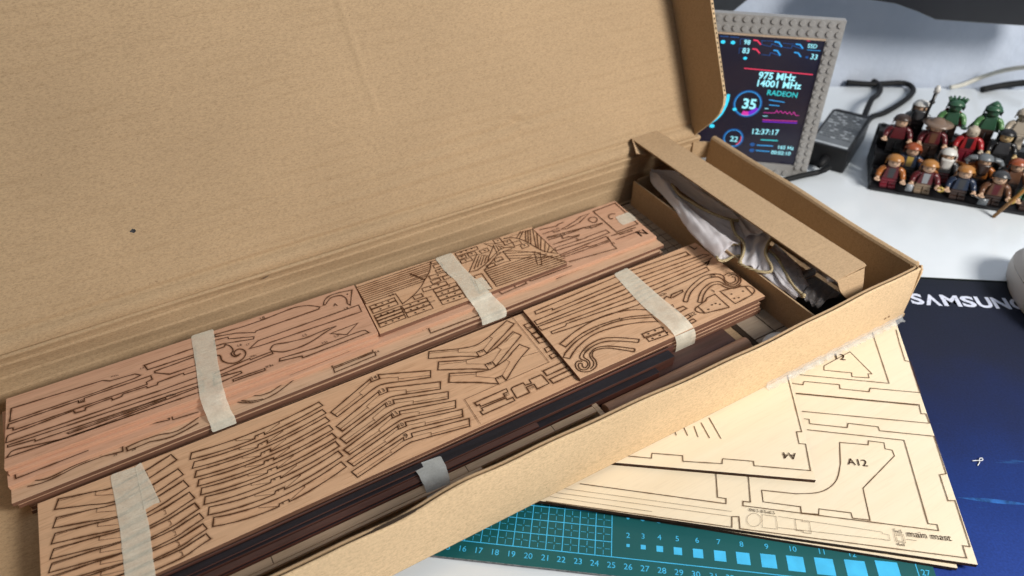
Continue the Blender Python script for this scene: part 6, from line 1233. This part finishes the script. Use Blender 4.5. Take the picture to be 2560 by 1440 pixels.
        if hstyle == 'hood': V, F = tube([(0, .1, hz+.75), (0, .12, hz+1.05), (0, .16, hz+1.22)], [.36, .2, .03], 12); me('hood_peak', V, F, 'toy_'+hair, t, smooth=True)
        if hstyle == 'wings':
            for sx in (-1, 1): V, F = tube(spline([(sx*.4, 0, hz+.6), (sx*.7, .02, hz+.5), (sx*.85, .0, hz+.2), (sx*.78, -.05, hz-.05)], 4), [.2]*5+[.15]*4+[.05]*4, 8); me('hat_flap', V, F, 'toy_'+hair, t, smooth=True)
    for e in extra:
        if e[0] == 'beard':
            rows = [[(.34*(1-.35*j/5)*math.sin((k/6-.5)*2.4), -.36*math.cos((k/6-.5)*1.6)-.05, hz+.30-j*.19+.03*math.sin(k*3+j)) for k in range(7)] for j in range(6)]; solid(me('beard', *sheetpts(rows), 'toy_'+e[1], t, smooth=True), .10)
        if e[0] == 'cape':
            rows = [[((.36+.10*j)*math.sin((k/8-.5)*2.6), .26+.22*math.cos((k/8-.5)*2.6)+.05*j, tz+1.05-j*.33) for k in range(9)] for j in range(6)]; solid(me('cape', *sheetpts(rows), 'toy_'+e[1], t, smooth=True), .05)
    return t
def prop(name, label, s, row, dx, dy, z, parts, cat):
    y = steps[row][0]+.95; p = SO+E1*(s+dx*1.85)+E2*(y+dy*1.7); t = thing(name, label, cat, (p.x, p.y, steps[row][2]+z*1.24), sang); t.scale = (1.4, 1.4, 1.24)
    for nm, (V, F), mk in parts: me(nm, V, F, 'toy_'+mk, t, smooth=True)
ring = lambda r, w: tube([(r*math.cos(a*.4488), 0, r*math.sin(a*.4488)) for a in range(15)], w, 8)
figure('toy_figure', 'toy figure with ginger hair, orange arms and red legs, front left corner', 1.6, 0, 'darkred', 'maroon', 'orange', hair='ginger', short=True, vest='dkgrey')
figure('toy_figure', 'toy figure in maroon coat with sandy legs holding a gold ring, front row', 4.85, 0, 'sand', 'maroon', 'maroon', hair='ginger', short=True, vest='silver')
figure('toy_figure', 'toy figure with ginger hair and dark blue coat, front row', 8.15, 0, 'dkbrown', 'navy', 'navy', hair='ginger', short=True, vest='dkgrey')
figure('toy_figure', 'toy figure with black hair, brown coat and grey cape, front row right', 11.25, 0, 'dkbrown', 'brown', 'brown', hair='dkgrey', short=True, vest='maroon', extra=(('cape', 'dkgrey'),))
figure('toy_figure', 'toy figure at the cut-off right end of the front row', 14.5, 0, 'dkbrown', 'green', 'green', hair='brown', short=True)
figure('toy_figure', 'toy figure with red-orange hair and yellow vest, second row', 3.2, 1, 'black', 'navy', 'navy', hair='red_hair', short=True, vest='gold')
figure('toy_figure', 'toy figure with white hood and long white beard, second row', 6.5, 1, 'maroon', 'dkgrey', 'dkgrey', hair='white', hstyle='long', short=True, extra=(('beard', 'white'),))
figure('toy_figure', 'toy figure with drooping grey hat and orange coat, second row', 9.85, 1, 'dkbrown', 'orange', 'orange', hair='grey', hstyle='wings', short=True, vest='brown', extra=(('beard', 'dkbrown'),))
figure('toy_figure', 'toy figure with red-brown hair and brown coat, second row right end', 12.8, 1, 'dkbrown', 'brown', 'brown', hair='red_hair', short=True)
figure('toy_figure', 'toy figure with dark hair and plain maroon robe, third row left', 1.6, 2, 'black', 'maroon', 'maroon', hair='dkbrown', vest=None)
figure('toy_figure', 'toy figure with wide tan hat and maroon coat, third row', 4.9, 2, 'dkbrown', 'maroon', 'maroon', hair='tanhat', hstyle='hat', vest='brown')
figure('toy_figure', 'bald toy figure in bright red armour, third row', 8.25, 2, 'darkred', 'red', 'red', head='bone', vest='black', extra=(('cape', 'orange'),))
figure('toy_figure', 'toy figure with black hood and black robe, third row right', 11.3, 2, 'black', 'dkgrey', 'black', head='skin_yellow', hair='black', hstyle='long')
figure('toy_figure', 'toy figure with long white hair and dark beard, back row left', 3.2, 3, 'black', 'dkgrey', 'grey', hair='white', hstyle='long', extra=(('beard', 'dkgrey'),), short=True)
figure('toy_figure', 'green toy figure with jagged hat and red cape, back row', 6.3, 3, 'dkbrown', 'green', 'ltgreen', head='green', hair='green', hstyle='crest', extra=(('cape', 'red'),))
figure('toy_figure', 'green hooded toy figure with light green cape, back row', 9.75, 3, 'dkbrown', 'green', 'ltgreen', head='green', hair='green', hstyle='hood', extra=(('cape', 'ltgreen'),))
figure('toy_figure', 'bone coloured toy figure, back row at right edge', 12.6, 3, 'bone', 'bone', 'bone', head='bone', hair='bone')
prop('toy_ring', 'gold toy ring held by the figure with sandy legs', 4.85, 0, .78, -.70, .95, [('ring', ring(.17, .08), 'gold')], 'toy')
prop('toy_ring', 'gold toy ring held by the grey-caped figure', 11.25, 0, .78, -.70, .95, [('ring', ring(.17, .08), 'gold')], 'toy')
prop('toy_staff', 'tall black toy staff with white tip beside the back row', 3.95, 3, -.1, -.4, 0, [('shaft', tube([(0, 0, 0), (.05, 0, 2.4), (.1, 0, 3.9)], [.09, .09, .14], 8), 'black'), ('collar', tube([(.07, 0, 3.0), (.08, 0, 3.15)], .2, 8), 'black'), ('tip', tube([(.1, 0, 3.9), (.11, 0, 4.25), (.12, 0, 4.5)], [.2, .22, .1], 10), 'white')], 'toy staff')
prop('toy_staff', 'slanting brown toy stick in front of the stand at the right edge', 14.2, 0, -1.0, -1.3, -.3, [('shaft', tube([(-.6, 0, .1), (.6, 0, 3.4)], .13, 8), 'stick')], 'toy staff')
prop('toy_axe', 'grey toy axe between the two right figures of the front row', 9.75, 0, 0, -.75, .25, [('handle', tube([(-.5, 0, .75), (.5, 0, .35)], .06, 6), 'dkgrey'), ('blade', boxv(.1, .7, -.05, .05, .0, .55), 'grey')], 'toy axe')
prop('toy_axe', 'silver toy axe in the left hand of the maroon coated figure', 4.85, 0, -.72, -.75, .7, [('blade', boxv(-.25, .2, -.05, .05, -.3, .3), 'silver')], 'toy axe')
prop('toy_bow', 'orange curved toy blade in front of the bald red figure', 8.25, 2, .1, -.75, .3, [('limb', tube(spline([(-1.3, 0, .9), (-.9, 0, .3), (0, -.1, .05), (.9, 0, .45), (1.4, 0, 1.0)], 4), [.05]*4+[.14]*9+[.05]*4, 8), 'orange')], 'toy')
prop('toy_bow', 'orange toy blade beside the red-orange haired figure', 4.3, 1, .2, -.6, 1.3, [('limb', tube(spline([(-.6, 0, .6), (0, 0, .3), (.9, 0, -.3)], 4), [.14]*5+[.1]*4, 8), 'orange')], 'toy')
